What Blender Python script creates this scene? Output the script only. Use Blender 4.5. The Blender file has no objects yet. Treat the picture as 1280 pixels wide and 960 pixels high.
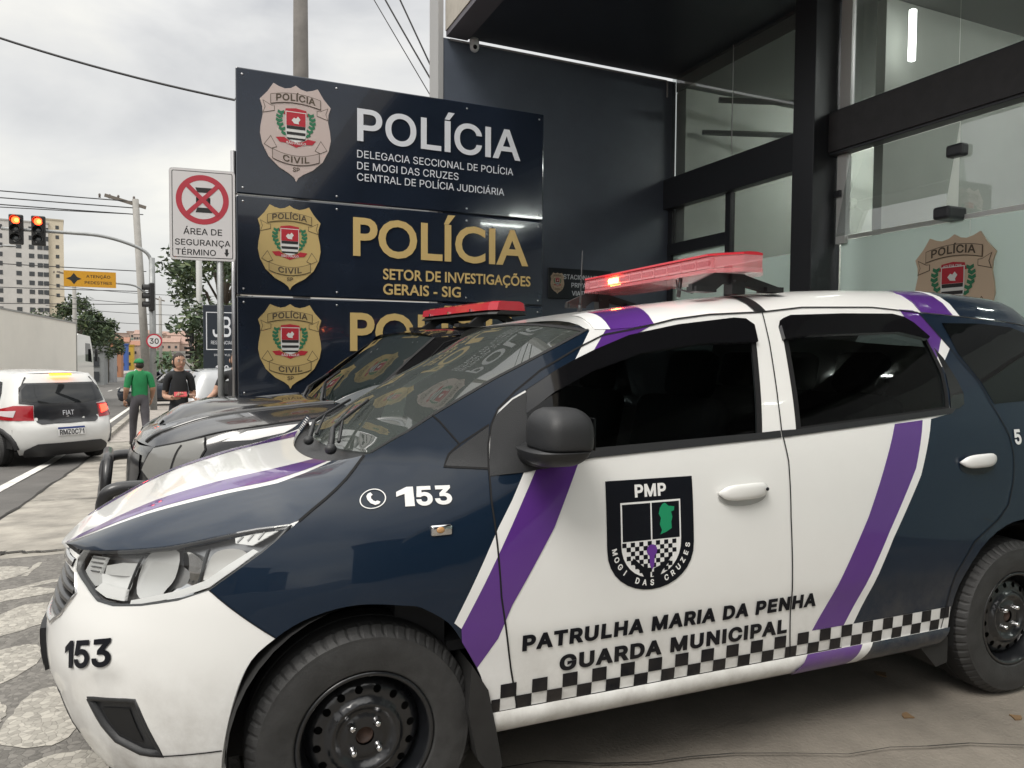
import bpy, bmesh, math, random, os
from math import sin, cos, pi, radians
from mathutils import Vector, Matrix
from mathutils.geometry import delaunay_2d_cdt
random.seed(7)
SC = bpy.context.scene
COL = SC.collection
# ---------------------------------------------------------------- camera
cd = bpy.data.cameras.new('camera'); cam = bpy.data.objects.new('camera', cd); COL.objects.link(cam)
cd.sensor_width = 36; cd.lens = 36 * 912 / 1280; cd.clip_start = .05; cd.clip_end = 3000
cam.matrix_world = Matrix.Translation((0, 0, 1.3807)) @ Matrix.Rotation(pi/2 - .03953, 4, 'X') @ Matrix.Rotation(.00716, 4, 'Z')
SC.camera = cam
# ---------------------------------------------------------------- sky (overcast) + soft sun
SUN_AZ, SUN_EL = radians(-150), radians(52)      # azimuth measured from +Y towards +X; behind the viewer
SKY_STRENGTH = .1
w = bpy.data.worlds.new('World'); SC.world = w; w.use_nodes = True
nt = w.node_tree; nt.nodes.clear()
def N(t, **k):
    n = nt.nodes.new(t)
    for a, b in k.items(): setattr(n, a, b)
    return n
out = N('ShaderNodeOutputWorld'); bg = N('ShaderNodeBackground'); bg.inputs['Strength'].default_value = SKY_STRENGTH
sky = N('ShaderNodeTexSky', sky_type='NISHITA', sun_disc=False); sky.sun_elevation = SUN_EL; sky.sun_rotation = SUN_AZ; sky.dust_density = 3
tc = N('ShaderNodeTexCoord'); sep = N('ShaderNodeSeparateXYZ'); nt.links.new(tc.outputs['Generated'], sep.inputs[0])
mp = N('ShaderNodeMapping'); mp.inputs['Scale'].default_value = (1, 1, 2.6); nt.links.new(tc.outputs['Generated'], mp.inputs[0])
nz = N('ShaderNodeTexNoise'); nz.inputs['Scale'].default_value = 1.9; nz.inputs['Detail'].default_value = 7; nz.inputs['Roughness'].default_value = .52; nz.inputs['Distortion'].default_value = .25
nt.links.new(mp.outputs[0], nz.inputs['Vector'])
cr = N('ShaderNodeValToRGB'); e = cr.color_ramp.elements
e[0].position = .34; e[0].color = (.56, .56, .56, 1); e[1].position = .64; e[1].color = (1, .97, .88, 1)
m_ = e.new(.5); m_.color = (.80, .79, .76, 1)
nt.links.new(nz.outputs['Fac'], cr.inputs[0])
# overcast brightening towards the zenith (CIE overcast sky)
rz = N('ShaderNodeMapRange'); rz.interpolation_type = 'SMOOTHSTEP'; rz.inputs['From Min'].default_value = .30; rz.inputs['From Max'].default_value = 1
rz.inputs['To Min'].default_value = 5.6; rz.inputs['To Max'].default_value = 15.5
nt.links.new(sep.outputs['Z'], rz.inputs['Value'])
vm = N('ShaderNodeVectorMath', operation='SCALE'); nt.links.new(cr.outputs[0], vm.inputs[0]); nt.links.new(rz.outputs[0], vm.inputs['Scale'])
mx = N('ShaderNodeMix', data_type='RGBA'); mx.inputs['Factor'].default_value = .88
nt.links.new(sky.outputs[0], mx.inputs['A']); nt.links.new(vm.outputs[0], mx.inputs['B'])
nt.links.new(mx.outputs['Result'], bg.inputs['Color']); nt.links.new(bg.outputs[0], out.inputs[0])
sl = bpy.data.lights.new('sun', 'SUN'); so = bpy.data.objects.new('sun', sl); COL.objects.link(so)
sl.energy = 1.1; sl.angle = radians(25); sl.color = (1, .96, .9)
sd = Vector((sin(SUN_AZ)*cos(SUN_EL), cos(SUN_AZ)*cos(SUN_EL), sin(SUN_EL)))
so.rotation_euler = sd.to_track_quat('Z', 'Y').to_euler(); so.location = (0, 0, 30)
vs = SC.view_settings; vs.view_transform = 'Standard'; vs.look = 'None'; vs.exposure = .92; vs.gamma = 1; vs.use_curve_mapping = False
cy = SC.cycles; cy.use_denoising = True; cy.max_bounces = 8; cy.glossy_bounces = 4; cy.transmission_bounces = 4; cy.transparent_max_bounces = 8
cy.sample_clamp_indirect = 6; cy.caustics_reflective = False; cy.caustics_refractive = False
# ---------------------------------------------------------------- helpers
def tag(o, label=None, cat=None, group=None, kind=None):
    if label: o['label'] = label
    if cat: o['category'] = cat
    if group: o['group'] = group
    if kind: o['kind'] = kind
    return o
def empty(name, loc=(0, 0, 0), rz=0, label=None, cat=None, group=None):
    o = bpy.data.objects.new(name, None); COL.objects.link(o); o.location = loc; o.rotation_euler = (0, 0, rz)
    o.empty_display_size = .2
    return tag(o, label, cat, group)
def copy_tree(o, parent=None):
    c = o.copy(); COL.objects.link(c); c.parent = parent
    for ch in list(o.children): copy_tree(ch, c)
    return c
MATS = {}
def mat(name, col, rough=.5, metal=0, coat=0, spec=.5, var=0, vscale=6, bump=0, bscale=60, emit=None, estr=0, trans=0, ior=1.5, alpha=1, var2=None):
    if name in MATS: return MATS[name]
    m = bpy.data.materials.new(name); m.use_nodes = True; t = m.node_tree; b = t.nodes['Principled BSDF']
    I = b.inputs; c = (*col, 1)
    I['Base Color'].default_value = c; I['Roughness'].default_value = rough; I['Metallic'].default_value = metal
    I['Coat Weight'].default_value = coat; I['Coat Roughness'].default_value = .03; I['Specular IOR Level'].default_value = spec
    I['IOR'].default_value = ior; I['Transmission Weight'].default_value = trans; I['Alpha'].default_value = alpha
    if emit: I['Emission Color'].default_value = (*emit, 1); I['Emission Strength'].default_value = estr
    if var or bump:
        tcn = t.nodes.new('ShaderNodeTexCoord')
    if var:
        n = t.nodes.new('ShaderNodeTexNoise'); n.inputs['Scale'].default_value = vscale; n.inputs['Detail'].default_value = 7; n.inputs['Roughness'].default_value = .62
        t.links.new(tcn.outputs['Object'], n.inputs['Vector'])
        r = t.nodes.new('ShaderNodeValToRGB'); e = r.color_ramp.elements
        c2 = var2 or col
        e[0].position = .3; e[0].color = (*[x*(1-var) for x in c2], 1); e[1].position = .72; e[1].color = (*[min(1, x*(1+var)) for x in col], 1)
        t.links.new(n.outputs['Fac'], r.inputs[0]); t.links.new(r.outputs[0], I['Base Color'])
        q = t.nodes.new('ShaderNodeMapRange'); q.inputs['To Min'].default_value = max(0, rough-.12*var*4*rough); q.inputs['To Max'].default_value = min(1, rough+.12*var*4*rough)
        t.links.new(n.outputs['Fac'], q.inputs['Value']); t.links.new(q.outputs[0], I['Roughness'])
    if bump:
        n = t.nodes.new('ShaderNodeTexNoise'); n.inputs['Scale'].default_value = bscale; n.inputs['Detail'].default_value = 5
        t.links.new(tcn.outputs['Object'], n.inputs['Vector'])
        k = t.nodes.new('ShaderNodeBump'); k.inputs['Strength'].default_value = bump; k.inputs['Distance'].default_value = .01
        t.links.new(n.outputs['Fac'], k.inputs['Height']); t.links.new(k.outputs[0], I['Normal'])
    MATS[name] = m; return m
class MB:
    "collects shapes and links them as ONE mesh object"
    def __init__(s): s.v = []; s.f = []; s.m = []; s.mats = []; s.sm = []; s.mi = 0; s.smooth = False
    def use(s, m, smooth=None):
        if m not in s.mats: s.mats.append(m)
        s.mi = s.mats.index(m)
        if smooth is not None: s.smooth = smooth
        return s
    def face(s, idx): s.f.append(idx); s.m.append(s.mi); s.sm.append(s.smooth)
    def add(s, vs, fs):
        b = len(s.v); s.v += [tuple(v) for v in vs]
        for f in fs: s.face([b+i for i in f])
        return s
    def box(s, c, d, R=None):
        x, y, z = d[0]/2, d[1]/2, d[2]/2
        P = [Vector((a*x, b*y, g*z)) for a in (-1, 1) for b in (-1, 1) for g in (-1, 1)]
        if R: P = [R @ p for p in P]
        C = Vector(c)
        return s.add([p+C for p in P], [(0, 1, 3, 2), (4, 6, 7, 5), (0, 4, 5, 1), (2, 3, 7, 6), (0, 2, 6, 4), (1, 5, 7, 3)])
    def span(s, a, b):
        return s.box([(a[i]+b[i])/2 for i in range(3)], [abs(b[i]-a[i]) for i in range(3)])
    def bevbox(s, c, d, r, R=None, seg=2):
        bm = bmesh.new(); bmesh.ops.create_cube(bm, size=1)
        for v in bm.verts: v.co = Vector((v.co.x*d[0], v.co.y*d[1], v.co.z*d[2]))
        bmesh.ops.bevel(bm, geom=list(bm.edges), offset=r, segments=seg, profile=.5, affect='EDGES')
        C = Vector(c); bm.verts.index_update()
        s.add([((R @ v.co) if R else v.co)+C for v in bm.verts], [[v.index for v in f.verts] for f in bm.faces]); bm.free(); return s
    def ring(s, rings, close=True, cap=(True, True)):
        "rings: list of equal-length point lists"
        b = len(s.v); n = len(rings[0])
        for r in rings: s.v += [tuple(p) for p in r]
        for i in range(len(rings)-1):
            for j in range(n if close else n-1):
                k = (j+1) % n; s.face([b+i*n+j, b+i*n+k, b+(i+1)*n+k, b+(i+1)*n+j])
        if cap[0]: s.face([b+j for j in range(n)][::-1])
        if cap[1]: s.face([b+(len(rings)-1)*n+j for j in range(n)])
        return s
    def tube(s, pts, r, n=8, cap=True):
        P = [Vector(p) for p in pts]; R = r if isinstance(r, (list, tuple)) else [r]*len(P)
        rings = []; up = None
        for i, p in enumerate(P):
            t = (P[min(i+1, len(P)-1)]-P[max(i-1, 0)]).normalized()
            if up is None: up = Vector((0, 0, 1)) if abs(t.z) < .9 else Vector((1, 0, 0))
            a = t.cross(up)
            if a.length < 1e-6: a = t.orthogonal()
            a.normalize(); up = a.cross(t).normalized()
            rings.append([p+(a*cos(2*pi*k/n)+up*sin(2*pi*k/n))*R[i] for k in range(n)])
        return s.ring(rings, cap=(cap, cap))
    def lathe(s, prof, n=48, axis='Y', c=(0, 0, 0), cap=False):
        "prof: (radius, along axis)"
        rings = []
        for r, a in prof:
            L = []
            for k in range(n):
                t = 2*pi*k/n; x, y = r*cos(t), r*sin(t)
                L.append({'Y': (c[0]+x, c[1]+a, c[2]+y), 'Z': (c[0]+x, c[1]+y, c[2]+a), 'X': (c[0]+a, c[1]+x, c[2]+y)}[axis])
            rings.append(L)
        return s.ring(rings, cap=(cap, cap))
    def ell(s, c, r, R=None, nu=20, nv=12, e=1.0):
        P = []
        sg = lambda x, p: math.copysign(abs(x)**p, x)
        rings = []
        for i in range(1, nv):
            th = pi*i/nv; L = []
            for k in range(nu):
                ph = 2*pi*k/nu
                p = Vector((r[0]*sg(sin(th), e)*sg(cos(ph), e), r[1]*sg(sin(th), e)*sg(sin(ph), e), r[2]*sg(cos(th), e)))
                L.append((R @ p if R else p)+Vector(c))
            rings.append(L)
        return s.ring(rings)
    def prism(s, poly, fn, t0, t1):
        "poly of 2-D points, fn(a,b,t)->3-D; a solid plate"
        n = len(poly); A = [fn(a, b, t0) for a, b in poly]; B = [fn(a, b, t1) for a, b in poly]
        vs, tris = tri2d(poly)
        b = len(s.v); s.v += [tuple(fn(a, q, t1)) for a, q in vs]
        for f in tris: s.face([b+i for i in f])
        b = len(s.v); s.v += [tuple(fn(a, q, t0)) for a, q in vs]
        for f in tris: s.face([b+i for i in f][::-1])
        b = len(s.v); s.v += [tuple(p) for p in A]+[tuple(p) for p in B]
        for i in range(n): j = (i+1) % n; s.face([b+i, b+j, b+n+j, b+n+i])
        return s
    def build(s, name, parent=None, label=None, cat=None, group=None, kind=None, m=None, fix=True, loc=None):
        me = bpy.data.meshes.new(name); me.from_pydata(s.v, [], s.f)
        for q in (s.mats or [m]): me.materials.append(q)
        if s.mats: me.polygons.foreach_set('material_index', s.m)
        me.polygons.foreach_set('use_smooth', s.sm); me.update()
        if fix:
            bm = bmesh.new(); bm.from_mesh(me); bmesh.ops.recalc_face_normals(bm, faces=bm.faces); bm.to_mesh(me); bm.free()
        o = bpy.data.objects.new(name, me); COL.objects.link(o); o.parent = parent
        if loc: o.location = loc
        return tag(o, label, cat, group, kind)
def pip(x, y, poly):
    c = False; n = len(poly); j = n-1
    for i in range(n):
        xi, yi = poly[i]; xj, yj = poly[j]
        if (yi > y) != (yj > y) and x < (xj-xi)*(y-yi)/(yj-yi)+xi: c = not c
        j = i
    return c
def densify(poly, st, closed=True):
    o = []; n = len(poly)
    for i in range(n if closed else n-1):
        a = poly[i]; b = poly[(i+1) % n]; d = math.hypot(b[0]-a[0], b[1]-a[1]); k = max(1, int(math.ceil(d/st)))
        for q in range(k): o.append((a[0]+(b[0]-a[0])*q/k, a[1]+(b[1]-a[1])*q/k))
    if not closed: o.append(tuple(poly[-1]))
    return o
def tri2d(poly, holes=(), step=None, snap=.35):
    P = densify(poly, step) if step else list(poly); H = [densify(h, step) if step else list(h) for h in holes]
    V = [Vector(p) for p in P]; Eg = [(i, (i+1) % len(P)) for i in range(len(P))]
    for h in H:
        b = len(V); V += [Vector(p) for p in h]; Eg += [(b+i, b+(i+1) % len(h)) for i in range(len(h))]
    if step:
        xs = [p[0] for p in P]; ys = [p[1] for p in P]; edge = list(V)
        x = min(xs)+step*.5; row = 0
        while x < max(xs):
            y = min(ys)+step*(.5 if row % 2 else .25)
            while y < max(ys):
                if pip(x, y, P) and not any(pip(x, y, h) for h in H) and min((q.x-x)**2+(q.y-y)**2 for q in edge) > (step*snap)**2: V.append(Vector((x, y)))
                y += step
            x += step; row += 1
    v, e_, f, *_ = delaunay_2d_cdt(V, Eg, [], 0, 1e-7)
    out = []
    for t in f:
        cx = sum(v[i].x for i in t)/len(t); cy_ = sum(v[i].y for i in t)/len(t)
        if pip(cx, cy_, P) and not any(pip(cx, cy_, h) for h in H): out.append(list(t))
    return [(q.x, q.y) for q in v], out
def smooth_line(pts, closed=False, n=5):
    "Catmull-Rom through the points"
    o = []; L = len(pts)
    rng = range(L) if closed else range(L-1)
    for i in rng:
        g = (lambda k: pts[k % L]) if closed else (lambda k: pts[min(max(k, 0), L-1)])
        p0, p1, p2, p3 = g(i-1), g(i), g(i+1), g(i+2)
        for q in range(n):
            t = q/n
            o.append(tuple(.5*((2*b)+(c-a)*t+(2*a-5*b+4*c-d)*t*t+(3*b-a-3*c+d)*t**3) for a, b, c, d in zip(p0, p1, p2, p3)))
    if not closed: o.append(tuple(pts[-1]))
    return o
def nrm(fn, a, b, ctr, e=2e-3):
    p = Vector(fn(a, b)); du = Vector(fn(a+e, b))-Vector(fn(a-e, b)); dv = Vector(fn(a, b+e))-Vector(fn(a, b-e))
    n = du.cross(dv)
    if n.length < 1e-12: n = p-Vector(ctr)
    n.normalize()
    if n.dot(p-Vector(ctr)) < 0: n = -n
    return p, n
def panel(name, poly, fn, m, parent, off=0., step=.05, holes=(), skirt=0, ctr=(2.2, 0, .55), label=None, dish=None):
    "a sheet of the surface fn(a,b) cut to the outline poly, off metres proud of it; skirt folds its edge inwards"
    v2, tr = tri2d(poly, holes, step)
    if dish:
        fn0 = fn; d0 = dish
        def fn(a, b):
            p, n = nrm(fn0, a, b, ctr); return p+n*d0(a, b)
        dish = None
    v = []; nn = []
    for a, b in v2:
        p, n = nrm(fn, a, b, ctr); o = off+(dish(a, b) if dish else 0)
        v.append(p+n*o); nn.append(n)
    tr2 = []
    for t in tr:
        g = (v[t[1]]-v[t[0]]).cross(v[t[2]]-v[t[0]])
        tr2.append(t if g.dot(nn[t[0]]) > 0 else t[::-1])
    nsm = len(tr2)
    if skirt:
        cnt = {}
        for t in tr2:
            for i in range(3):
                k = (t[i], t[(i+1) % 3]); cnt[k] = cnt.get(k, 0)+1
        mp_ = {}
        for (i, j) in list(cnt):
            if (j, i) not in cnt:
                q = []
                for k in (i, j):
                    if k not in mp_:
                        mp_[k] = (len(v), len(v)+1); v.append(v[k].copy()); nn.append(nn[k]); v.append(v[k]-nn[k]*skirt); nn.append(nn[k])
                    q.append(mp_[k])
                tr2.append([q[0][0], q[0][1], q[1][1], q[1][0]])
    me = bpy.data.meshes.new(name); me.from_pydata([tuple(p) for p in v], [], tr2)
    me.materials.append(m); me.polygons.foreach_set('use_smooth', [i < nsm for i in range(len(tr2))]); me.update()
    if dish is None: me.normals_split_custom_set_from_vertices([tuple(n) for n in nn])
    o = bpy.data.objects.new(name, me); COL.objects.link(o); o.parent = parent
    if label: o['label'] = label
    return o
def ribbon(mb, pts, fn, width, off, ctr=(2.2, 0, .55), st=.03, thick=0):
    "a narrow strip along a line on the surface"
    P = densify(pts, st, closed=False); L = []
    PN = [nrm(fn, a, b, ctr) for a, b in P]
    b = len(mb.v)
    for i, (p, n) in enumerate(PN):
        t = (PN[min(i+1, len(PN)-1)][0]-PN[max(i-1, 0)][0]).normalized(); s_ = n.cross(t).normalized()*width/2
        mb.v += [tuple(p+s_+n*off), tuple(p-s_+n*off)]
        if thick: mb.v += [tuple(p+s_*1.1+n*(off-thick)), tuple(p-s_*1.1+n*(off-thick))]
    k = 4 if thick else 2
    for i in range(len(PN)-1):
        q = b+i*k; r = q+k
        mb.face([q, q+1, r+1, r])
        if thick: mb.face([q+2, q, r, r+2]); mb.face([q+1, q+3, r+3, r+1])
    return mb
_fonts = {}
def font():
    if 'f' not in _fonts:
        try: _fonts['f'] = bpy.data.fonts.load(os.path.join(bpy.utils.system_resource('DATAFILES'), 'fonts', 'Inter.woff2'))
        except Exception: _fonts['f'] = None
    return _fonts['f']
_tcache = {}
def offset_loop(L, d):
    "moves every vertex of a closed outline outwards by d (outline turning clockwise)"
    o = []; n = len(L)
    for i in range(n):
        a, b, c = L[i-1], L[i], L[(i+1) % n]
        u = Vector((b[0]-a[0], b[1]-a[1])).normalized(); v = Vector((c[0]-b[0], c[1]-b[1])).normalized()
        nn = Vector((-u.y-v.y, u.x+v.x))
        if nn.length < .3: o.append((b[0]-u.y*d, b[1]+u.x*d)); continue
        nn.normalize(); k = d/max(.45, nn.dot(Vector((-u.y, u.x)))); o.append((b[0]+nn.x*k, b[1]+nn.y*k))
    return o
def cap_height(f):
    k = 'cap%s' % bool(f)
    if k not in _fonts:
        c = bpy.data.curves.new('t', 'FONT'); c.body = 'H'; c.size = 1
        if f: c.font = f
        o = bpy.data.objects.new('t', c); COL.objects.link(o); dg = bpy.context.evaluated_depsgraph_get(); cu = o.evaluated_get(dg).to_curve(dg)
        _fonts[k] = max(p.co.y for sp in cu.splines for p in sp.bezier_points); bpy.data.objects.remove(o); bpy.data.curves.remove(c)
    return _fonts[k]
def text2d(s, bold=0., spacing=1.0, humanist=False):
    "letters as a flat mesh of unit cap height: (verts 2-D, faces, width)"
    key = (s, bold, spacing, humanist)
    if key in _tcache: return _tcache[key]
    f = None if humanist else font(); CH = cap_height(f); bold *= CH/.72; c = bpy.data.curves.new('t', 'FONT')
    if f: c.font = f
    c.body = s; c.size = 1; c.space_character = spacing
    o = bpy.data.objects.new('t', c); COL.objects.link(o)
    dg = bpy.context.evaluated_depsgraph_get(); cu = o.evaluated_get(dg).to_curve(dg)
    chars = {}
    for sp in cu.splines:
        P = sp.bezier_points; L = []
        for i in range(len(P)):
            a, b = P[i], P[(i+1) % len(P)]
            p0, p1, p2, p3 = a.co, a.handle_right, b.handle_left, b.co
            straight = (p1-p0).cross(p3-p0).length < 1e-5 and (p2-p0).cross(p3-p0).length < 1e-5
            k = 1 if straight else 4
            for q in range(k):
                t = q/k; L.append(tuple((p0*(1-t)**3+p1*3*t*(1-t)**2+p2*3*t*t*(1-t)+p3*t**3)[:2]))
        M = [p for i, p in enumerate(L) if math.hypot(p[0]-L[i-1][0], p[1]-L[i-1][1]) > 1e-4]
        if len(M) > 2: chars.setdefault(sp.character_index, []).append(M)
    bpy.data.objects.remove(o); bpy.data.curves.remove(c)
    area = lambda L: sum(L[i-1][0]*L[i][1]-L[i][0]*L[i-1][1] for i in range(len(L)))
    V = []; Fc = []; shift = 0.
    for ci, loops in sorted(chars.items()):
        ch = s[ci] if ci < len(s) else ''
        xs = [p[0] for L in loops for p in L]; x0_, x1_ = min(xs), max(xs); st_ = .135*CH
        loops = [[(x-shift, y) for x, y in L] for L in loops]; x0_ -= shift; x1_ -= shift
        if f and ch in 'IÍ':
            c_ = x0_+st_*.5+.02; acc = [[(x-(x0_+x1_)/2+c_, y) for x, y in L] for L in loops if min(p[1] for p in L) > CH*1.01]
            loops = [[(c_-st_/2, 0), (c_-st_/2, CH), (c_+st_/2, CH), (c_+st_/2, 0)]]+acc; shift += (x1_-x0_)-st_-.04
        elif ch == '1':
            g = [(.20,0),(.20,.56),(.03,.45),(.03,.56),(.22,.727),(.305,.727),(.305,0)]; loops = [[(x0_+x*CH/.727, y*CH/.727) for x, y in g]]; shift += (x1_-x0_)-.27*CH/.727
        big = max(loops, key=lambda L: abs(area(L)))
        if area(big) > 0: loops = [L[::-1] for L in loops]
        loops = [offset_loop(L, bold) for L in loops] if bold else loops
        vs = []; eg = []
        for L in loops:
            b = len(vs); vs += [Vector(p) for p in L]; eg += [(b+i, b+(i+1) % len(L)) for i in range(len(L))]
        v, e_, fs, *_ = delaunay_2d_cdt(vs, eg, [], 0, 1e-6)
        b = len(V); V += [(p.x, p.y) for p in v]
        for t in fs:
            x = sum(v[i].x for i in t)/len(t); y = sum(v[i].y for i in t)/len(t); wn = 0
            for L in loops:
                for i in range(len(L)):
                    x0, y0 = L[i-1]; x1, y1 = L[i]; cr_ = (x1-x0)*(y-y0)-(x-x0)*(y1-y0)
                    if y0 <= y < y1 and cr_ > 0: wn += 1
                    elif y1 <= y < y0 and cr_ < 0: wn -= 1
            if wn != 0: Fc.append([b+i for i in t])
    cap = CH+bold*2
    x0 = min(p[0] for p in V); x1 = max(p[0] for p in V)
    V = [((p[0]-x0)/cap, (p[1]+bold)/cap) for p in V]
    _tcache[key] = (V, Fc, (x1-x0)/cap); return _tcache[key]
def put_text(mb, s, fn, h, width=None, bold=0., align='L', spacing=1., x=0, y=0, hum=False):
    "adds letters of cap height h to a mesh builder; fn(x, y)->3-D"
    v, f, W = text2d(s, bold, spacing, hum); sx = (width/W) if width else h
    ox = {'L': 0, 'C': -W*sx/2, 'R': -W*sx}[align]
    return mb.add([fn(x+ox+a*sx, y+b*h) for a, b in v], f)

def thin_glass(name, tint, rough=.01, f0=.06):
    "reflects like glass by angle (either face), lets the rest through"
    m = bpy.data.materials.new(name); m.use_nodes = True; t = m.node_tree; t.nodes.clear(); A = t.nodes.new
    o = A('ShaderNodeOutputMaterial'); mx_ = A('ShaderNodeMixShader'); g = A('ShaderNodeBsdfGlossy'); tr = A('ShaderNodeBsdfTransparent'); lw = A('ShaderNodeLayerWeight'); pw = A('ShaderNodeMath'); pw.operation = 'POWER'; pw.inputs[1].default_value = 5
    mr_ = A('ShaderNodeMapRange'); mr_.inputs['To Min'].default_value = f0; lw.inputs['Blend'].default_value = .5
    g.inputs['Roughness'].default_value = rough; tr.inputs['Color'].default_value = (*tint, 1)
    for a, b in ((lw.outputs['Facing'], pw.inputs[0]), (pw.outputs[0], mr_.inputs['Value']), (mr_.outputs[0], mx_.inputs[0]), (tr.outputs[0], mx_.inputs[1]), (g.outputs[0], mx_.inputs[2]), (mx_.outputs[0], o.inputs[0])): t.links.new(a, b)
    return m
# paints and trims
WHITE = mat('white_paint', (.82,.82,.80), .28, coat=.8, var=.025, vscale=2)
NAVY = mat('navy_paint', (.006,.015,.031), .3, coat=.75, spec=.1)
PURPLE = mat('purple_vinyl', (.095,.024,.22), .3, coat=1)
VINYLW = mat('white_vinyl', (.82,.82,.81), .35, coat=.3)
INK = mat('black_vinyl', (.004,.005,.009), .4, spec=.25)
DGLASS = mat('tinted_glass', (.002,.0025,.003), .015, spec=.35)
TINT = thin_glass('tinted_side_glass', (.17,.185,.19), .01, .04)
WSG = mat('windscreen_glass', (.012,.017,.016), .012, spec=.9)
WSC = thin_glass('clear_windscreen', (.42,.48,.45), .008, .07)
_t = WSC.node_tree; _o = _t.nodes['Material Output']; _pv = _o.inputs[0].links[0].from_socket; _d = _t.nodes.new('ShaderNodeBsdfDiffuse'); _d.inputs[0].default_value = (.42,.47,.43,1); _m = _t.nodes.new('ShaderNodeMixShader'); _m.inputs[0].default_value = .085
_t.links.new(_pv, _m.inputs[1]); _t.links.new(_d.outputs[0], _m.inputs[2]); _t.links.new(_m.outputs[0], _o.inputs[0])
SMOKE = mat('smoked_acrylic', (.006,.006,.007), .06, coat=.5)
PLAST = mat('textured_black_plastic', (.022,.023,.025), .5, bump=.15, bscale=400)
DARK = mat('dark_cavity', (.006,.006,.006), .9)
RUBBER = mat('tyre_rubber', (.034,.034,.034), .62, var=.3, vscale=18, bump=.12, bscale=160)
STEEL = mat('black_steel', (.010,.011,.013), .28, coat=.6, var=.15, vscale=9)
CHROME = mat('chrome', (.75,.75,.76), .09, metal=1)
SATIN = mat('satin_metal', (.45,.45,.46), .3, metal=1)
GAP = mat('panel_gap', (.004,.004,.005), .8)
LENS = mat('clear_lens', (.9,.92,.93), .03, trans=1, ior=1.2)

def dusty(m, z1, amt):
    "road dust low on the body, broken up by noise"
    t = m.node_tree; b = t.nodes['Principled BSDF']; A = t.nodes.new
    tcn = A('ShaderNodeTexCoord'); sx = A('ShaderNodeSeparateXYZ'); t.links.new(tcn.outputs['Object'], sx.inputs[0])
    r = A('ShaderNodeMapRange'); r.inputs['From Min'].default_value = z1; r.inputs['From Max'].default_value = .22; t.links.new(sx.outputs['Z'], r.inputs['Value'])
    n = A('ShaderNodeTexNoise'); n.inputs['Scale'].default_value = 7; n.inputs['Detail'].default_value = 8; n.inputs['Roughness'].default_value = .7; t.links.new(tcn.outputs['Object'], n.inputs['Vector'])
    q = A('ShaderNodeMapRange'); q.inputs['From Min'].default_value = .35; q.inputs['From Max'].default_value = .75; t.links.new(n.outputs['Fac'], q.inputs['Value'])
    k = A('ShaderNodeMath'); k.operation = 'MULTIPLY'; t.links.new(r.outputs[0], k.inputs[0]); t.links.new(q.outputs[0], k.inputs[1])
    k2 = A('ShaderNodeMath'); k2.operation = 'MULTIPLY'; k2.inputs[1].default_value = amt; t.links.new(k.outputs[0], k2.inputs[0])
    x = A('ShaderNodeMix'); x.data_type = 'RGBA'; x.inputs['B'].default_value = (.20,.17,.135,1); t.links.new(k2.outputs[0], x.inputs['Factor'])
    src = b.inputs['Base Color']
    if src.is_linked: t.links.new(src.links[0].from_socket, x.inputs['A'])
    else: x.inputs['A'].default_value = src.default_value
    t.links.new(x.outputs['Result'], src)
    s_ = A('ShaderNodeMath'); s_.operation = 'MULTIPLY_ADD'; s_.inputs[1].default_value = -.7; s_.inputs[2].default_value = b.inputs['Coat Weight'].default_value; t.links.new(k2.outputs[0], s_.inputs[0]); t.links.new(s_.outputs[0], b.inputs['Coat Weight'])
dusty(WHITE, .60, .75); dusty(NAVY, .62, .6); dusty(PURPLE, .55, .5); dusty(INK, .5, .5); dusty(VINYLW, .55, .6)
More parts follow.
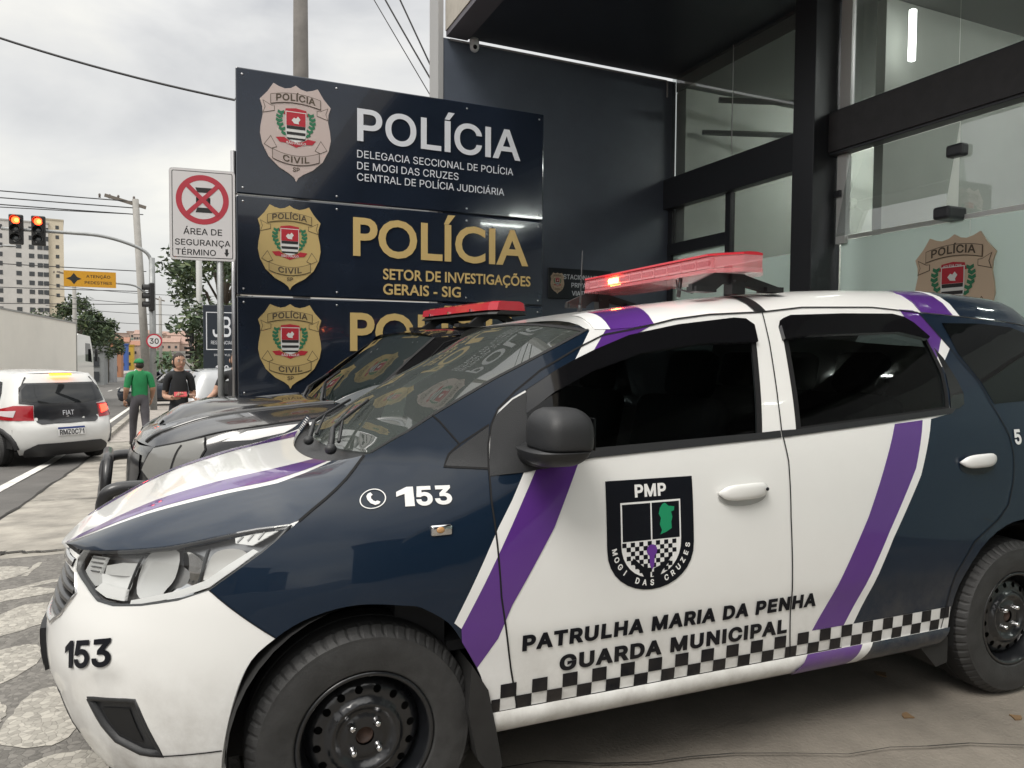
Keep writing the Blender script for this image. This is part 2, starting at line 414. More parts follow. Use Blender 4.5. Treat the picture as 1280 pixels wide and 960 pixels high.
# ---------------------------------------------------------------- the place: frame e1 (towards the building), e2 (along the street)
YB = radians(24)
E1 = Vector((cos(YB), sin(YB), 0)); E2 = Vector((-sin(YB), cos(YB), 0))
def gz(b): return 0 if b < 5 else (-.05*(b-5) if b < 13.5 else -.425-.0195*(min(b, 190)-13.5)-.004*max(0, b-190))
def W3(a, b, z): return E1*a+E2*b+Vector((0, 0, z))
def Gd(a, b, z=0): return W3(a, b, gz(b)+z)
ASPH = mat('asphalt', (.105,.10,.094), .9, var=.28, vscale=1.3, bump=.5, bscale=90)
CONC = mat('worn_concrete', (.29,.27,.235), .88, var=.42, vscale=2.6, bump=.4, bscale=50)
LOT = mat('lot_concrete', (.20,.178,.15), .85, var=.36, vscale=1.9, bump=.5, bscale=70)
ROADP = mat('road_paint', (.62,.61,.57), .7, var=.3, vscale=5)
def stones(name, c, s, k=.35):
    m = bpy.data.materials.new(name); m.use_nodes = True; t = m.node_tree; b = t.nodes['Principled BSDF']; b.inputs['Roughness'].default_value = .85
    tcn = t.nodes.new('ShaderNodeTexCoord'); vo = t.nodes.new('ShaderNodeTexVoronoi'); vo.inputs['Scale'].default_value = s; vd = t.nodes.new('ShaderNodeTexVoronoi'); vd.feature = 'DISTANCE_TO_EDGE'; vd.inputs['Scale'].default_value = s
    nz = t.nodes.new('ShaderNodeTexNoise'); nz.inputs['Scale'].default_value = 2.5; nz.inputs['Detail'].default_value = 6
    for n in (vo, vd, nz): t.links.new(tcn.outputs['Object'], n.inputs['Vector'])
    mr_ = t.nodes.new('ShaderNodeMapRange'); mr_.inputs['To Min'].default_value = 1-k; mr_.inputs['To Max'].default_value = 1+k*.5
    sx = t.nodes.new('ShaderNodeSeparateColor'); t.links.new(vo.outputs['Color'], sx.inputs[0])
    ad = t.nodes.new('ShaderNodeMath'); ad.operation = 'ADD'; t.links.new(sx.outputs[0], ad.inputs[0]); t.links.new(nz.outputs['Fac'], ad.inputs[1])
    mr_.inputs['From Max'].default_value = 1.6; t.links.new(ad.outputs[0], mr_.inputs['Value'])
    ed = t.nodes.new('ShaderNodeMapRange'); ed.inputs['From Max'].default_value = .08; ed.inputs['To Min'].default_value = .72; t.links.new(vd.outputs['Distance'], ed.inputs['Value'])
    mu = t.nodes.new('ShaderNodeMath'); mu.operation = 'MULTIPLY'; t.links.new(mr_.outputs[0], mu.inputs[0]); t.links.new(ed.outputs[0], mu.inputs[1])
    vm_ = t.nodes.new('ShaderNodeVectorMath'); vm_.operation = 'SCALE'; vm_.inputs[0].default_value = c; t.links.new(mu.outputs[0], vm_.inputs['Scale']); t.links.new(vm_.outputs[0], b.inputs['Base Color'])
    bp = t.nodes.new('ShaderNodeBump'); bp.inputs['Strength'].default_value = .6; bp.inputs['Distance'].default_value = .006; t.links.new(ed.outputs[0], bp.inputs['Height']); t.links.new(bp.outputs[0], b.inputs['Normal'])
    return m
DARKST = stones('dark_paving_stone', (.175,.165,.15), 42, .5)
LIGHTST = stones('light_paving_stone', (.37,.35,.31), 38, .5)
PAVER = stones('sidewalk_paver', (.33,.30,.27), 5, .25)
def sheet(name, m, a0, a1, b0, b1, z, na=1, kind='structure'):
    bs = sorted(set([b0, b1]+[x for x in [-60,-20,0,2,5,6,8,10,12,13.5,15,18,25,40,60,90,130,190,300,500,900] if b0 < x < b1]))
    q = MB().use(m); b = len(q.v)
    for x in bs:
        for i in range(na+1): q.v.append(tuple(Gd(a0+(a1-a0)*i/na, x, z)))
    for r in range(len(bs)-1):
        for i in range(na): q.face([r*(na+1)+i, r*(na+1)+i+1, (r+1)*(na+1)+i+1, (r+1)*(na+1)+i])
    return q.build(name, kind=kind)
sheet('ground', LOT, -700, 700, -80, 1500, 0)
sheet('road', ASPH, -14, -1.55, -60, 400, .004)
sheet('driveway_apron', CONC, -1.55, 6, 5.95, 17.2, .005)
sheet('mosaic_sidewalk', DARKST, -1.55, .15, -8, 5.95, .005)
sheet('far_sidewalk', PAVER, -1.55, 3, 17.2, 300, .012)
sheet('opposite_sidewalk', PAVER, -18, -14, -60, 300, .10)
q = MB().use(CONC)
for b0 in range(17, 120, 3):
    P = [Gd(a, b, z) for b in (b0+.2, b0+3.19) for a, z in ((-1.70, -.05), (-1.70, .10), (-1.55, .105), (-1.55, -.05))]
    q.add(P, [(0,1,5,4),(1,2,6,5),(2,3,7,6),(0,3,2,1),(4,5,6,7)])
q.build('kerb', kind='structure')
q = MB().use(ROADP)
def dash(a, w_, b0, b1):
    n = max(1, int((b1-b0)/4)); 
    for i in range(n):
        x0, x1 = b0+(b1-b0)*i/n, b0+(b1-b0)*(i+1)/n
        q.add([Gd(a-w_/2, x0, .009), Gd(a+w_/2, x0, .009), Gd(a+w_/2, x1, .009), Gd(a-w_/2, x1, .009)], [(0,1,2,3)])
dash(-2.06, .13, 2, 18); dash(-2.06, .13, 18, 140)
for k in range(22): dash(-4.9, .11, 14+k*7, 17+k*7)
q.build('road_markings', kind='structure')
# wave mosaic: light islands between dark bands
q = MB().use(LIGHTST)
isl = [[(-1.30,5.72),(-1.01,5.62),(-.95,5.53),(-.95,5.40),(-1.05,5.25),(-1.35,5.15),(-1.5,5.4)],
 [(-.95,5.32),(-.93,5.71),(-.9,5.70),(-.915,5.31)],
 [(-1.3,4.85),(-1.0,4.98),(-.93,5.0),(-.8,5.11),(-.66,5.15),(-.55,5.02),(-.60,4.88),(-.77,4.80),(-.92,4.76),(-1.1,4.70)],
 [(-1.1,4.35),(-.91,4.51),(-.84,4.63),(-.71,4.65),(-.60,4.60),(-.60,4.45),(-.69,4.29),(-.84,4.17),(-1.0,4.12)],
 [(-.95,3.85),(-.80,3.97),(-.73,4.0),(-.66,3.99),(-.62,3.87),(-.62,3.74),(-.68,3.62),(-.75,3.56),(-.9,3.6)],
 [(-.62,3.03),(-.63,3.14),(-.615,3.28),(-.58,3.42),(-.50,3.46),(-.40,3.38),(-.36,3.17),(-.40,2.97),(-.50,2.94)],
 [(-.9,3.3),(-.72,3.4),(-.66,3.34),(-.645,3.26),(-.66,3.17),(-.8,3.05)],
 [(-.52,2.80),(-.43,2.86),(-.32,2.84),(-.25,2.72),(-.30,2.55),(-.45,2.5),(-.55,2.65)],
 [(-.52,4.35),(-.35,4.45),(-.2,4.3),(-.3,4.0),(-.48,4.05)], [(-.5,3.75),(-.3,3.85),(-.2,3.65),(-.3,3.45),(-.45,3.55)],
 [(-1.3,2.75),(-1.0,2.95),(-.8,2.85),(-.85,2.6),(-1.1,2.5)], [(-1.0,2.2),(-.7,2.4),(-.5,2.25),(-.6,2.0),(-.9,1.95)]]
for i_, L in enumerate(isl):
    P = smooth_line(L, True, 4) if len(L) > 4 else L
    P = [(a+random.uniform(-.007,.007), b+random.uniform(-.007,.007)) for a, b in densify(P, .05)]; v2, tr = tri2d(P); q.add([Gd(a, b, .0065+.0002*i_) for a, b in v2], tr)
q.build('mosaic_islands', kind='structure')
q = MB().use(mat('crack', (.03,.028,.025), .95))
def crack(pts, w_):
    for i in range(len(pts)-1):
        (a, b), (c, d) = pts[i], pts[i+1]; n = Vector((b-d, c-a)).normalized()*w_*(.6+.8*random.random())/2
        q.add([Gd(a-n.x, b-n.y, .014), Gd(a+n.x, b+n.y, .014), Gd(c+n.x, d+n.y, .014), Gd(c-n.x, d-n.y, .014)], [(0,1,2,3)])
def jag(p0, p1, n, amp): return [(p0[0]+(p1[0]-p0[0])*i/n+random.uniform(-amp, amp), p0[1]+(p1[1]-p0[1])*i/n+random.uniform(-amp, amp)) for i in range(n+1)]
crack(jag((-1.5,6.25),(-1.05,6.1),8,.03)+jag((-1.03,6.08),(-.3,6.05),10,.02), .035); crack(jag((-1.2,6.2),(-1.25,5.9),6,.03), .03)
crack(jag((-1.55,9),(-.2,8.9),10,.03), .02); crack(jag((.9,2.2),(3.2,1.4),14,.03), .006); crack(jag((-1.5,12.5),(1,12.4),12,.02), .02); crack(jag((-1.56,6),(-1.56,17),30,.02), .03); crack(jag((-.7,6),(-.75,17),30,.015), .015)
q.build('pavement_cracks', kind='structure')
random.seed(11)
LEAFM = mat('fallen_leaf', (.16,.10,.05), .8, var=.3)
for k, (a, b) in enumerate([(2.52,1.9),(2.9,1.72),(3.2,2.05),(1.9,1.62),(2.75,2.2),(3.55,1.95),(1.35,1.9)]):
    q = MB().use(LEAFM); t = random.random()*6; s_ = .02+.015*random.random()
    q.prism([(s_*cos(t+u)*(1 if i % 2 else .6), s_*sin(t+u)*(1 if i % 2 else .6)) for i, u in enumerate([0,.8,1.6,2.5,3.3,4.2,5.2])], lambda x, y, z: W3(a+x, b+y, z), .001, .006)
    tag(q.build('fallen_leaf'), 'small dry leaf lying on the lot beside the patrol car', 'leaf', 'dry leaves on the lot')
# ---------------------------------------------------------------- police station building
BW = mat('dark_facade_paint', (.095,.112,.145), .42, var=.15, vscale=1.5, bump=.08, bscale=30)
BK = mat('black_steel_frame', (.026,.028,.033), .4)
BEIGE = mat('fascia_concrete', (.42,.39,.34), .85, var=.2, vscale=3)
GREYT = mat('light_trim', (.36,.36,.36), .6)
INTW = mat('interior_wall', (.50,.52,.48), .85, var=.06, vscale=2)
INTC = mat('interior_ceiling', (.24,.25,.24), .9)
FILM = mat('frosted_film', (.66,.77,.73), .35, coat=.35, var=.05, vscale=2)
_t = FILM.node_tree; _tl = _t.nodes.new('ShaderNodeBsdfTranslucent'); _tl.inputs['Color'].default_value = (.66,.77,.73,1); _ms = _t.nodes.new('ShaderNodeMixShader'); _ms.inputs[0].default_value = .65
_t.links.new(_t.nodes['Principled BSDF'].outputs[0], _ms.inputs[1]); _t.links.new(_tl.outputs[0], _ms.inputs[2]); _t.links.new(_ms.outputs[0], _t.nodes['Material Output'].inputs[0])
GLASS = thin_glass('window_glass', (.66,.70,.68), .01, .20)
_t = GLASS.node_tree; _o = _t.nodes['Material Output']; _pv = _o.inputs[0].links[0].from_socket; _d = _t.nodes.new('ShaderNodeBsdfDiffuse'); _d.inputs[0].default_value = (.6,.64,.62,1); _m = _t.nodes.new('ShaderNodeMixShader'); _m.inputs[0].default_value = .10  # pale diffuse veil in the glass colour, in place of milky reflections
_t.links.new(_pv, _m.inputs[1]); _t.links.new(_d.outputs[0], _m.inputs[2]); _t.links.new(_m.outputs[0], _o.inputs[0])
BLD = empty('police_station', tuple(W3(5.6, 7.7, 0)), YB, 'dark police station with a deep canopy, steel columns and frosted shop-front glass', 'building')
o56 = (5.6, 7.7)
def bb(nm, m, a0, a1, b0, b1, z0, z1, par=BLD, bev=0):
    q = MB().use(m); c = ((a0+a1)/2-o56[0], (b0+b1)/2-o56[1], (z0+z1)/2); d = (abs(a1-a0), abs(b1-b0), abs(z1-z0))
    (q.bevbox(c, d, bev) if bev else q.box(c, d)); return q.build(nm, par)
dw = bb('side_wall', BW, 2.58, 5.66, 7.7, 8.0, -.4, 4.83)
bb('wall_end_trim', GREYT, 2.52, 2.578, 7.69, 8.0, -.4, 7.2)
bb('upper_wall', BEIGE, 2.58, 9.5, 7.71, 8.0, 5.45, 7.2)
can = bb('canopy', BEIGE, 2.60, 9.4, -14, 7.69, 4.90, 5.44)
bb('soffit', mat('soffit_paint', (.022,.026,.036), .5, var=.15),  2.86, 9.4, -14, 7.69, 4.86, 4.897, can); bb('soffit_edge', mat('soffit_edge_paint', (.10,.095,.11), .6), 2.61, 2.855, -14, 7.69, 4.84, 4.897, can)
col_ = bb('column', BK, 5.30, 5.66, 5.10, 5.36, -.1, 4.858, bev=.006)
for nm, b0, b1, z0, z1 in (('beam', 5.363, 7.697, 3.22, 3.59), ('beam', -14, 5.097, 3.26, 3.66)): bb(nm, BK, 5.49, 5.62, b0, b1, z0, z1, bev=.004)
bb('wood_cladding', mat('beam_cladding', (.036,.034,.036), .5, var=.3, vscale=8), 5.47, 5.488, -14, 5.09, 3.285, 3.635)
wA = empty('shop_window'); wA.parent = BLD
bb('mullion', BK, 5.56, 5.63, 6.53, 6.61, 0, 3.217, wA); bb('transom', BK, 5.56, 5.625, 6.615, 7.695, 2.65, 2.79, wA); bb('frame_post', BK, 5.57, 5.625, 7.62, 7.698, 0, 3.217, wA)
def pane(nm, b0, b1, z0, z1, m, par, a=5.60):
    return MB().use(m).add([(a-o56[0], b-o56[1], z) for b, z in ((b0,z0),(b1,z0),(b1,z1),(b0,z1))], [(0,1,2,3)]).build(nm, par)
pane('pane', 6.575, 7.69, 3.595, 4.855, GLASS, wA); pane('pane', 5.37, 6.565, 3.595, 4.855, GLASS, wA); pane('pane', 5.37, 6.525, 2.43, 3.215, GLASS, wA); pane('pane', 6.615, 7.615, 2.795, 3.215, GLASS, wA)
pane('frosted_pane', 5.37, 6.525, 0, 2.425, FILM, wA); pane('frosted_pane', 6.615, 7.615, 0, 2.645, FILM, wA)
bb('glass_joint', GREYT, 5.596, 5.606, 6.566, 6.574, 3.595, 4.855, wA)
wB = empty('shop_window'); wB.parent = BLD
pane('pane', 3.93, 4.93, 3.665, 4.855, GLASS, wB); pane('pane', 2.9, 3.925, 3.665, 4.855, GLASS, wB); pane('pane', -14, 2.895, 3.665, 4.855, GLASS, wB)
pane('pane', 2.9, 3.90, 2.515, 3.255, GLASS, wB); pane('pane', -14, 2.895, 2.515, 3.255, GLASS, wB)
fl_ = MB().use(GLASS); fl_.add([(a-o56[0], b-o56[1], z) for a, b, z in ((5.60,3.905,3.25),(5.60,4.95,3.25),(5.44,4.95,2.485),(5.44,3.905,2.485))], [(0,1,2,3)]); fl_.build('awning_pane', wB)
pane('frosted_pane', 3.8, 5.03, 0, 2.47, FILM, wB); pane('frosted_pane', 2.6, 3.795, 0, 2.47, FILM, wB); pane('frosted_pane', -14, 2.595, 0, 2.47, FILM, wB)
bb('white_frame', mat('white_alu', (.62,.63,.62), .4), 5.56, 5.62, 4.955, 5.06, 2.44, 3.258, wB); bb('white_frame', mat('white_alu', (.62,.63,.62), .4), 5.57, 5.62, 4.94, 5.06, 3.665, 4.855, wB)
bb('film_edge', mat('white_alu', (.62,.63,.62)), 5.585, 5.60, -14, 4.95, 2.475, 2.51, wB)
for b, z in ((3.905, 3.02), (3.905, 2.52)): bb('glass_clamp', BK, 5.40 if z < 2.6 else 5.53, 5.62, b-.07, b+.07, z-.05, z+.05, wB, bev=.02)
bb('latch', BK, 5.53, 5.555, 5.0, 5.06, 2.87, 2.93, wB)
# room behind the glass
rm = empty('interior'); rm.parent = BLD
bb('back_wall', INTW, 9.2, 9.35, -14, 7.69, 0, 4.85, rm); bb('room_ceiling', INTC, 5.66, 9.2, -14, 7.69, 4.70, 4.855, rm); bb('room_floor', INTC, 5.66, 9.2, -14, 7.69, -.02, .02, rm); bb('end_wall', INTW, 5.67, 9.2, 7.5, 7.69, .02, 4.69, rm); bb('partition', INTW, 5.9, 9.19, 4.85, 4.95, .02, 4.69, rm)
TUBE = mat('tube_light', (1,1,1), .5, emit=(1,1,.97), estr=60)
for a, b in ((8.7, 6.3), (8.0, 5.4), (7.4, 2.4), (7.4, 1.0), (7.3, -3), (7.5, -1.7)):
    bb('tube_lamp', TUBE, a-.6, a+.6, b-.02, b+.02, 4.62, 4.66, rm)
bb('hanging_tube', mat('dim_tube', (1,1,1), .5, emit=(1,1,.97), estr=6), 5.95, 6.0, 4.62, 4.66, 4.05, 4.5, rm)
q = MB().use(mat('pipe_grey', (.20,.21,.20), .6), True)
for z, b in ((4.45, 6.9), (4.15, 7.2)): q.tube([(.25, b-7.7+.2, z), (3.4, b-7.7-.9, z)], .035, 8)
q.build('ceiling_pipes', rm)
# white conduit along the top of the dark wall + camera + small parking sign
q = MB().use(mat('white_conduit', (.36,.36,.37), .5), True); q.tube([(-2.95, -.02, 4.815), (-.10, -.02, 4.815), (-.085, -.02, 4.81), (-.085, -.02, 4.62)], .011, 8); q.build('conduit', dw)
cm = empty('security_camera', tuple(W3(2.91, 7.62, 4.80)), YB, 'white dome security camera under the canopy corner', 'camera')
WPL = mat('white_plastic', (.62,.62,.62), .4)
q = MB().use(WPL, True); q.lathe([(0,.04),(.05,.04),(.055,.0),(.05,-.03)], 20, 'Z'); q.build('mount', cm)
q = MB().use(WPL, True); q.ell((0, -.01, -.05), (.052,.052,.055)); q.build('ball', cm)
q = MB().use(DARK, True); q.ell((-.01, -.055, -.065), (.024,.014,.024)); q.build('lens', cm)
PAN = mat('sign_panel_navy', (.012,.018,.031), .12, coat=.6, var=.25, vscale=1.4, bump=.12, bscale=1.7)
SILV = mat('silver_letter', (.66,.68,.72), .4); GOLD = mat('gold_letter', (.55,.40,.16), .4)
def badge(par, fn, face, flat=False, top=''):
    "police badge: fn(x, y, lift)->3-D with x in +-.36, y 0..1"
    half = [(0,1.0),(.05,.968),(.11,.955),(.17,.97),(.225,.995),(.285,.90),(.36,.815),(.336,.74),(.332,.66),(.352,.56),(.36,.47),(.338,.36),(.275,.235),(.17,.135),(.07,.08),(.02,.04),(0,0)]
    out_ = half+[(-a, b) for a, b in half[::-1][1:-1]]
    sub = empty('badge'); sub.parent = par
    LN = mat('badge_line', (.07,.05,.03), .6); TAN = mat('band_'+face[0], tuple(c*.86 for c in face[1]), .5); RD = mat('badge_red', (.42,.015,.03), .5); GR = mat('badge_green', (.02,.16,.075), .5); WH = mat('badge_white', (.66,.66,.64), .5); BL = mat('badge_black', (.015,.015,.015), .5)
    q = MB().use(mat(*face)); q.prism(out_, fn, -.004, .008); q.build('shield', sub)
    def fl(mb, poly, lift):
        v2, tr = tri2d(poly); mb.add([fn(a, b, lift) for a, b in v2], tr)
    def grow(poly, k):
        cx = sum(p[0] for p in poly)/len(poly); cy_ = sum(p[1] for p in poly)/len(poly)
        return offset_loop(poly if sum(poly[i-1][0]*poly[i][1]-poly[i][0]*poly[i-1][1] for i in range(len(poly))) < 0 else poly[::-1], k)
    q = MB()
    arc = lambda y0, y1, k, hw: [(hw*(i/6-1), y0+k*(1-(i/6-1)**2)) for i in range(13)]+[(hw*(1-i/6), y1+k*(1-(1-i/6)**2)) for i in range(13)]
    bands = [arc(.785, .875, .035, .25), arc(.315, .225, -.05, .235)]
    tails = [[(-.25,.76),(-.325,.80),(-.305,.74),(-.325,.685),(-.22,.715),(-.22,.76)], [(-.235,.30),(-.30,.405),(-.245,.445),(-.20,.37),(-.29,.345)][:0] or [(-.25,.325),(-.315,.36),(-.255,.445),(-.20,.345)]]
    for L in tails:
        for s_ in (1, -1):
            M = [(s_*a, b) for a, b in L]; q.use(LN); fl(q, grow(M, .006), .0095); q.use(mat(*face)); fl(q, M, .011)
    for L in bands: q.use(LN); fl(q, grow(L, .006), .0125); q.use(TAN); fl(q, L, .014)
    q.build('banners', sub)
    q = MB(); q.use(RD); fl(q, [(-.165,.715),(-.11,.72),(-.105,.75),(0,.765),(.105,.75),(.11,.72),(.165,.715),(.12,.69),(-.12,.69)], .0105); fl(q, [(-.205,.445),(-.12,.455),(-.07,.42),(0,.408),(.07,.42),(.12,.455),(.205,.445),(.165,.40),(.1,.395),(.02,.365),(0,.355),(-.02,.365),(-.1,.395),(-.165,.40)], .0105)
    sh = [(-.1,.72),(.1,.72),(.1,.50),(.085,.455),(.04,.425),(0,.415),(-.04,.425),(-.085,.455),(-.1,.50)]
    q.use(WH); fl(q, grow(sh, .006), .0115); q.use(RD); fl(q, [(-.098,.718),(.098,.718),(.098,.58),(-.098,.58)], .0125)
    q.use(BL)
    for y0, y1 in ((.545,.578),(.485,.515),(.435,.455)): fl(q, [(-.097,y1),(.097,y1),(.095 if y0 > .46 else .085,y0),(-.095 if y0 > .46 else -.085,y0)], .0125)
    q.use(WH); fl(q, [(-.045,.635),(-.02,.665),(.0,.655),(.02,.68),(.045,.65),(.025,.62),(.03,.60),(-.02,.605)], .0135)
    q.use(GR)
    for s_ in (1, -1):
        for k in range(6):
            y = .47+.042*k; x = .115+.055*sin(pi*k/6.5)
            for d in (-1, 1): fl(q, [(s_*x, y), (s_*(x+d*.035), y+.022), (s_*(x+d*.03), y+.05), (s_*x, y+.035)], .0105+.0001*k+.00005*d)
    q.build('crest', sub)
    q = MB().use(LN); put_text(q, 'POLÍCIA', lambda x, y: fn(x, .803+y+.033*(1-(x/.25)**2), .0155), .070, width=.40, bold=.03, align='C', spacing=1.05); put_text(q, 'CIVIL', lambda x, y: fn(x, .238+y-.045*(1-(x/.235)**2), .0155), .066, width=.27, bold=.03, align='C', spacing=1.1); put_text(q, 'SP', lambda x, y: fn(x, y, .0105), .045, bold=.02, align='C', y=.105)
    q.use(WH); put_text(q, 'SÃO PAULO', lambda x, y: fn(x, .386+y+.35*x*x, .0125), .026, width=.20, bold=.02, align='C')
    if top: put_text(q, top, lambda x, y: fn(x, .72+y-.6*x*x, .0125), .022, width=.17, bold=.02, align='C')
    q.build('lettering', sub)
    return sub
BADGE_PINK = ('badge_pink', (.52,.43,.40), .45); BADGE_GOLD = ('badge_gold', (.50,.37,.15), .45); BADGE_TAN = ('badge_tan', (.55,.42,.30), .5)
# totem sign
TOT = empty('police_totem', tuple(W3(1.94, 7.07, 0)), YB, 'tall navy sign board of stacked panels lettered POLÍCIA beside the dark wall', 'sign')
T3 = lambda a, b, z: (a-1.94, b-7.07, z)
rows = [(2.808,3.92),(1.908,2.796),(.96,1.896),(-.10,.948)]
tp = []
for i, (z0, z1) in enumerate(rows):
    q = MB().use(PAN); q.bevbox(T3(1.94, 7.07, (z0+z1)/2), (3.05, .14, z1-z0), .012); tp.append(q.build('panel', TOT))
bl_ = MB().use(SATIN, True)
for a_ in (.47, 1.30, 2.6, 3.41):
    for z_ in (3.86, 2.86, 2.74, 1.96, 1.84, 1.02): bl_.ell(T3(a_, 7.0, z_), (.011,.005,.011), nu=10, nv=6)
bl_.build('fixing_screws', TOT)
q = MB().use(SATIN, True); q.tube([T3(.395, 7.10, -.1), T3(.395, 7.10, 3.2)], .022, 10); q.build('edge_post', TOT)
def sf(a0, z0, lift=.004): return lambda x, y: T3(a0+x, 6.999-lift, z0+y)
q = MB().use(SILV); put_text(q, 'POLÍCIA', sf(1.49,3.40,.008), .305, width=1.70, bold=.02); q.build('lettering', tp[0])
q = MB().use(SILV)
for s_, z, wd in (('DELEGACIA SECCIONAL DE POLÍCIA', 3.245, 1.62), ('DE MOGI DAS CRUZES', 3.135, 1.02), ('CENTRAL DE POLÍCIA JUDICIÁRIA', 3.028, 1.52)): put_text(q, s_, sf(1.49, z), .070, width=wd, bold=.004)
q.build('small_lettering', tp[0])
q = MB().use(GOLD); put_text(q, 'POLÍCIA', sf(1.45,2.315,.008), .365, width=1.84, bold=.022, hum=True); q.build('lettering', tp[1])
q = MB().use(GOLD)
for s_, z, wd in (('SETOR DE INVESTIGAÇÕES', 2.105, 1.58), ('GERAIS - SIG', 1.96, .80)): put_text(q, s_, sf(1.74, z), .105, width=wd, bold=.022, hum=True)
q.build('small_lettering', tp[1])
q = MB().use(GOLD); put_text(q, 'POLÍCIA', sf(1.42,1.41,.008), .365, width=1.84, bold=.022, hum=True); q.build('lettering', tp[2])
for i, (cx, z0, h, f) in enumerate(((.93,2.955,.87,BADGE_PINK),(.87,1.965,.77,BADGE_GOLD),(.87,1.055,.78,BADGE_GOLD))):
    badge(tp[i], (lambda cx, z0, h: lambda x, y, l: T3(cx+x*h, 6.997-l, z0+y*h))(cx, z0, h), f)
# small parking sign on the dark wall, badge on the shop glass
ps = empty('parking_notice', tuple(W3(4.3, 7.68, 2.23)), YB, 'small dark notice for private parking fixed to the dark wall', 'sign')
q = MB().use(mat('notice_dark', (.014,.018,.024), .3)); q.bevbox((0,0,0), (.86,.02,.36), .006); q.build('board', ps)
q = MB().use(SILV)
for i, (s_, x) in enumerate((('ESTACIONAMENTO', .17), ('PRIVATIVO', .17), ('VIATURAS', .17))): put_text(q, s_, lambda a, b: (a, -.013, b), .055, bold=.02, align='C', x=.06, y=.055-.095*i)
q.build('lettering', ps)
badge(ps, lambda x, y, l: (-.31+x*.25, -.011-l*.3, -.125+y*.25), BADGE_TAN)
gb = empty('glass_badge', tuple(W3(5.56, 3.89, 1.44)), YB-pi/2, 'large tan police badge stuck on the frosted shop glass', 'badge')
badge(gb, lambda x, y, l: (x*.92, -l*1.4, y*.92), BADGE_TAN, top='POLÍCIA CIVIL')

# unseen here: dark building added to darken reflections, and houses across the street
NB = empty('added_dark_building', tuple(W3(0, -17, 0)), YB, 'plain grey brown building added behind the viewer to darken reflections', 'building')
q = MB().use(mat('added_dark_render', (.06,.055,.052), .85, var=.2, vscale=1)); q.span((-1.5,-3,-.1),(12,0,6.5)); q.build('wall', NB)
q = MB().use(mat('neighbour_roof', (.15,.07,.05), .8)); q.span((-1.8,-3.3,6.5),(12.3,.3,6.8)); q.build('roof', NB)
for k in range(4):
    q = MB().use(mat('neighbour_glass', (.02,.025,.03), .1)); q.span((0.5+2.6*k,.0,3.4),(2+2.6*k,.04,4.8)); q.build('window', NB)
for k, (b, d, h, c) in enumerate(((-46,10,6,(.22,.19,.16)),(-34,11,8,(.16,.15,.15)),(-22,11,5.5,(.25,.20,.15)),(-10,11,7,(.18,.17,.16)),(2,11,6,(.26,.24,.21)),(14,11,7.5,(.2,.17,.15)))):
    o_h = empty('street_house', tuple(W3(-24, b, 0)), YB, ['low plain house','tall dark house','low tan house','grey two storey house','pale low house','brown tall house'][k]+' across the street, left of the view', 'building')
    q = MB().use(mat('street_wall_%d' % k, c, .85, var=.2, vscale=1)); q.span((-6,0,-.2),(0,d,h)); q.build('wall', o_h)
    for j in range(3):
        q = MB().use(mat('neighbour_glass', (.02,.025,.03), .1)); q.span((.0,1.2+j*3.2,h-2.2),(.05,2.8+j*3.2,h-.9)); q.build('window', o_h)
    q = MB().use(mat('neighbour_roof', (.15,.07,.05))); q.span((-6.3,-.2,h),(.4,d+.2,h+.3)); q.build('roof', o_h)
# ---------------------------------------------------------------- car body surfaces
def smst(a, b, x):
    t = max(0, min(1, (x-a)/(b-a))); return t*t*(3-2*t)
class Tab:
    "smooth monotone table, sampled once"
    def __init__(s, T, n=300):
        s.a, s.b = T[0][0], T[-1][0]; s.n = n
        s.y = [s._c(T, s.a+(s.b-s.a)*i/n) for i in range(n+1)]
    def _c(s, T, x):
        n = len(T)
        if x <= T[0][0]: return T[0][1]
        if x >= T[-1][0]: return T[-1][1]
        for i in range(n-1):
            if x <= T[i+1][0]: break
        x0, y0 = T[i]; x1, y1 = T[i+1]; h = x1-x0; t = (x-x0)/h
        def sl(k):
            if k in (0, n-1): a, b = max(k-1, 0), min(k+1, n-1); return (T[b][1]-T[a][1])/(T[b][0]-T[a][0])
            a = (T[k][1]-T[k-1][1])/(T[k][0]-T[k-1][0]); b = (T[k+1][1]-T[k][1])/(T[k+1][0]-T[k][0])
            return 0 if a*b <= 0 else 2*a*b/(a+b)
        return (2*t**3-3*t*t+1)*y0+(t**3-2*t*t+t)*h*sl(i)+(-2*t**3+3*t*t)*y1+(t**3-t*t)*h*sl(i+1)
    def __call__(s, x):
        q = (x-s.a)/(s.b-s.a)*s.n
        if q <= 0: return s.y[0]
        if q >= s.n: return s.y[-1]
        i = int(q); return s.y[i]+(s.y[i+1]-s.y[i])*(q-i)
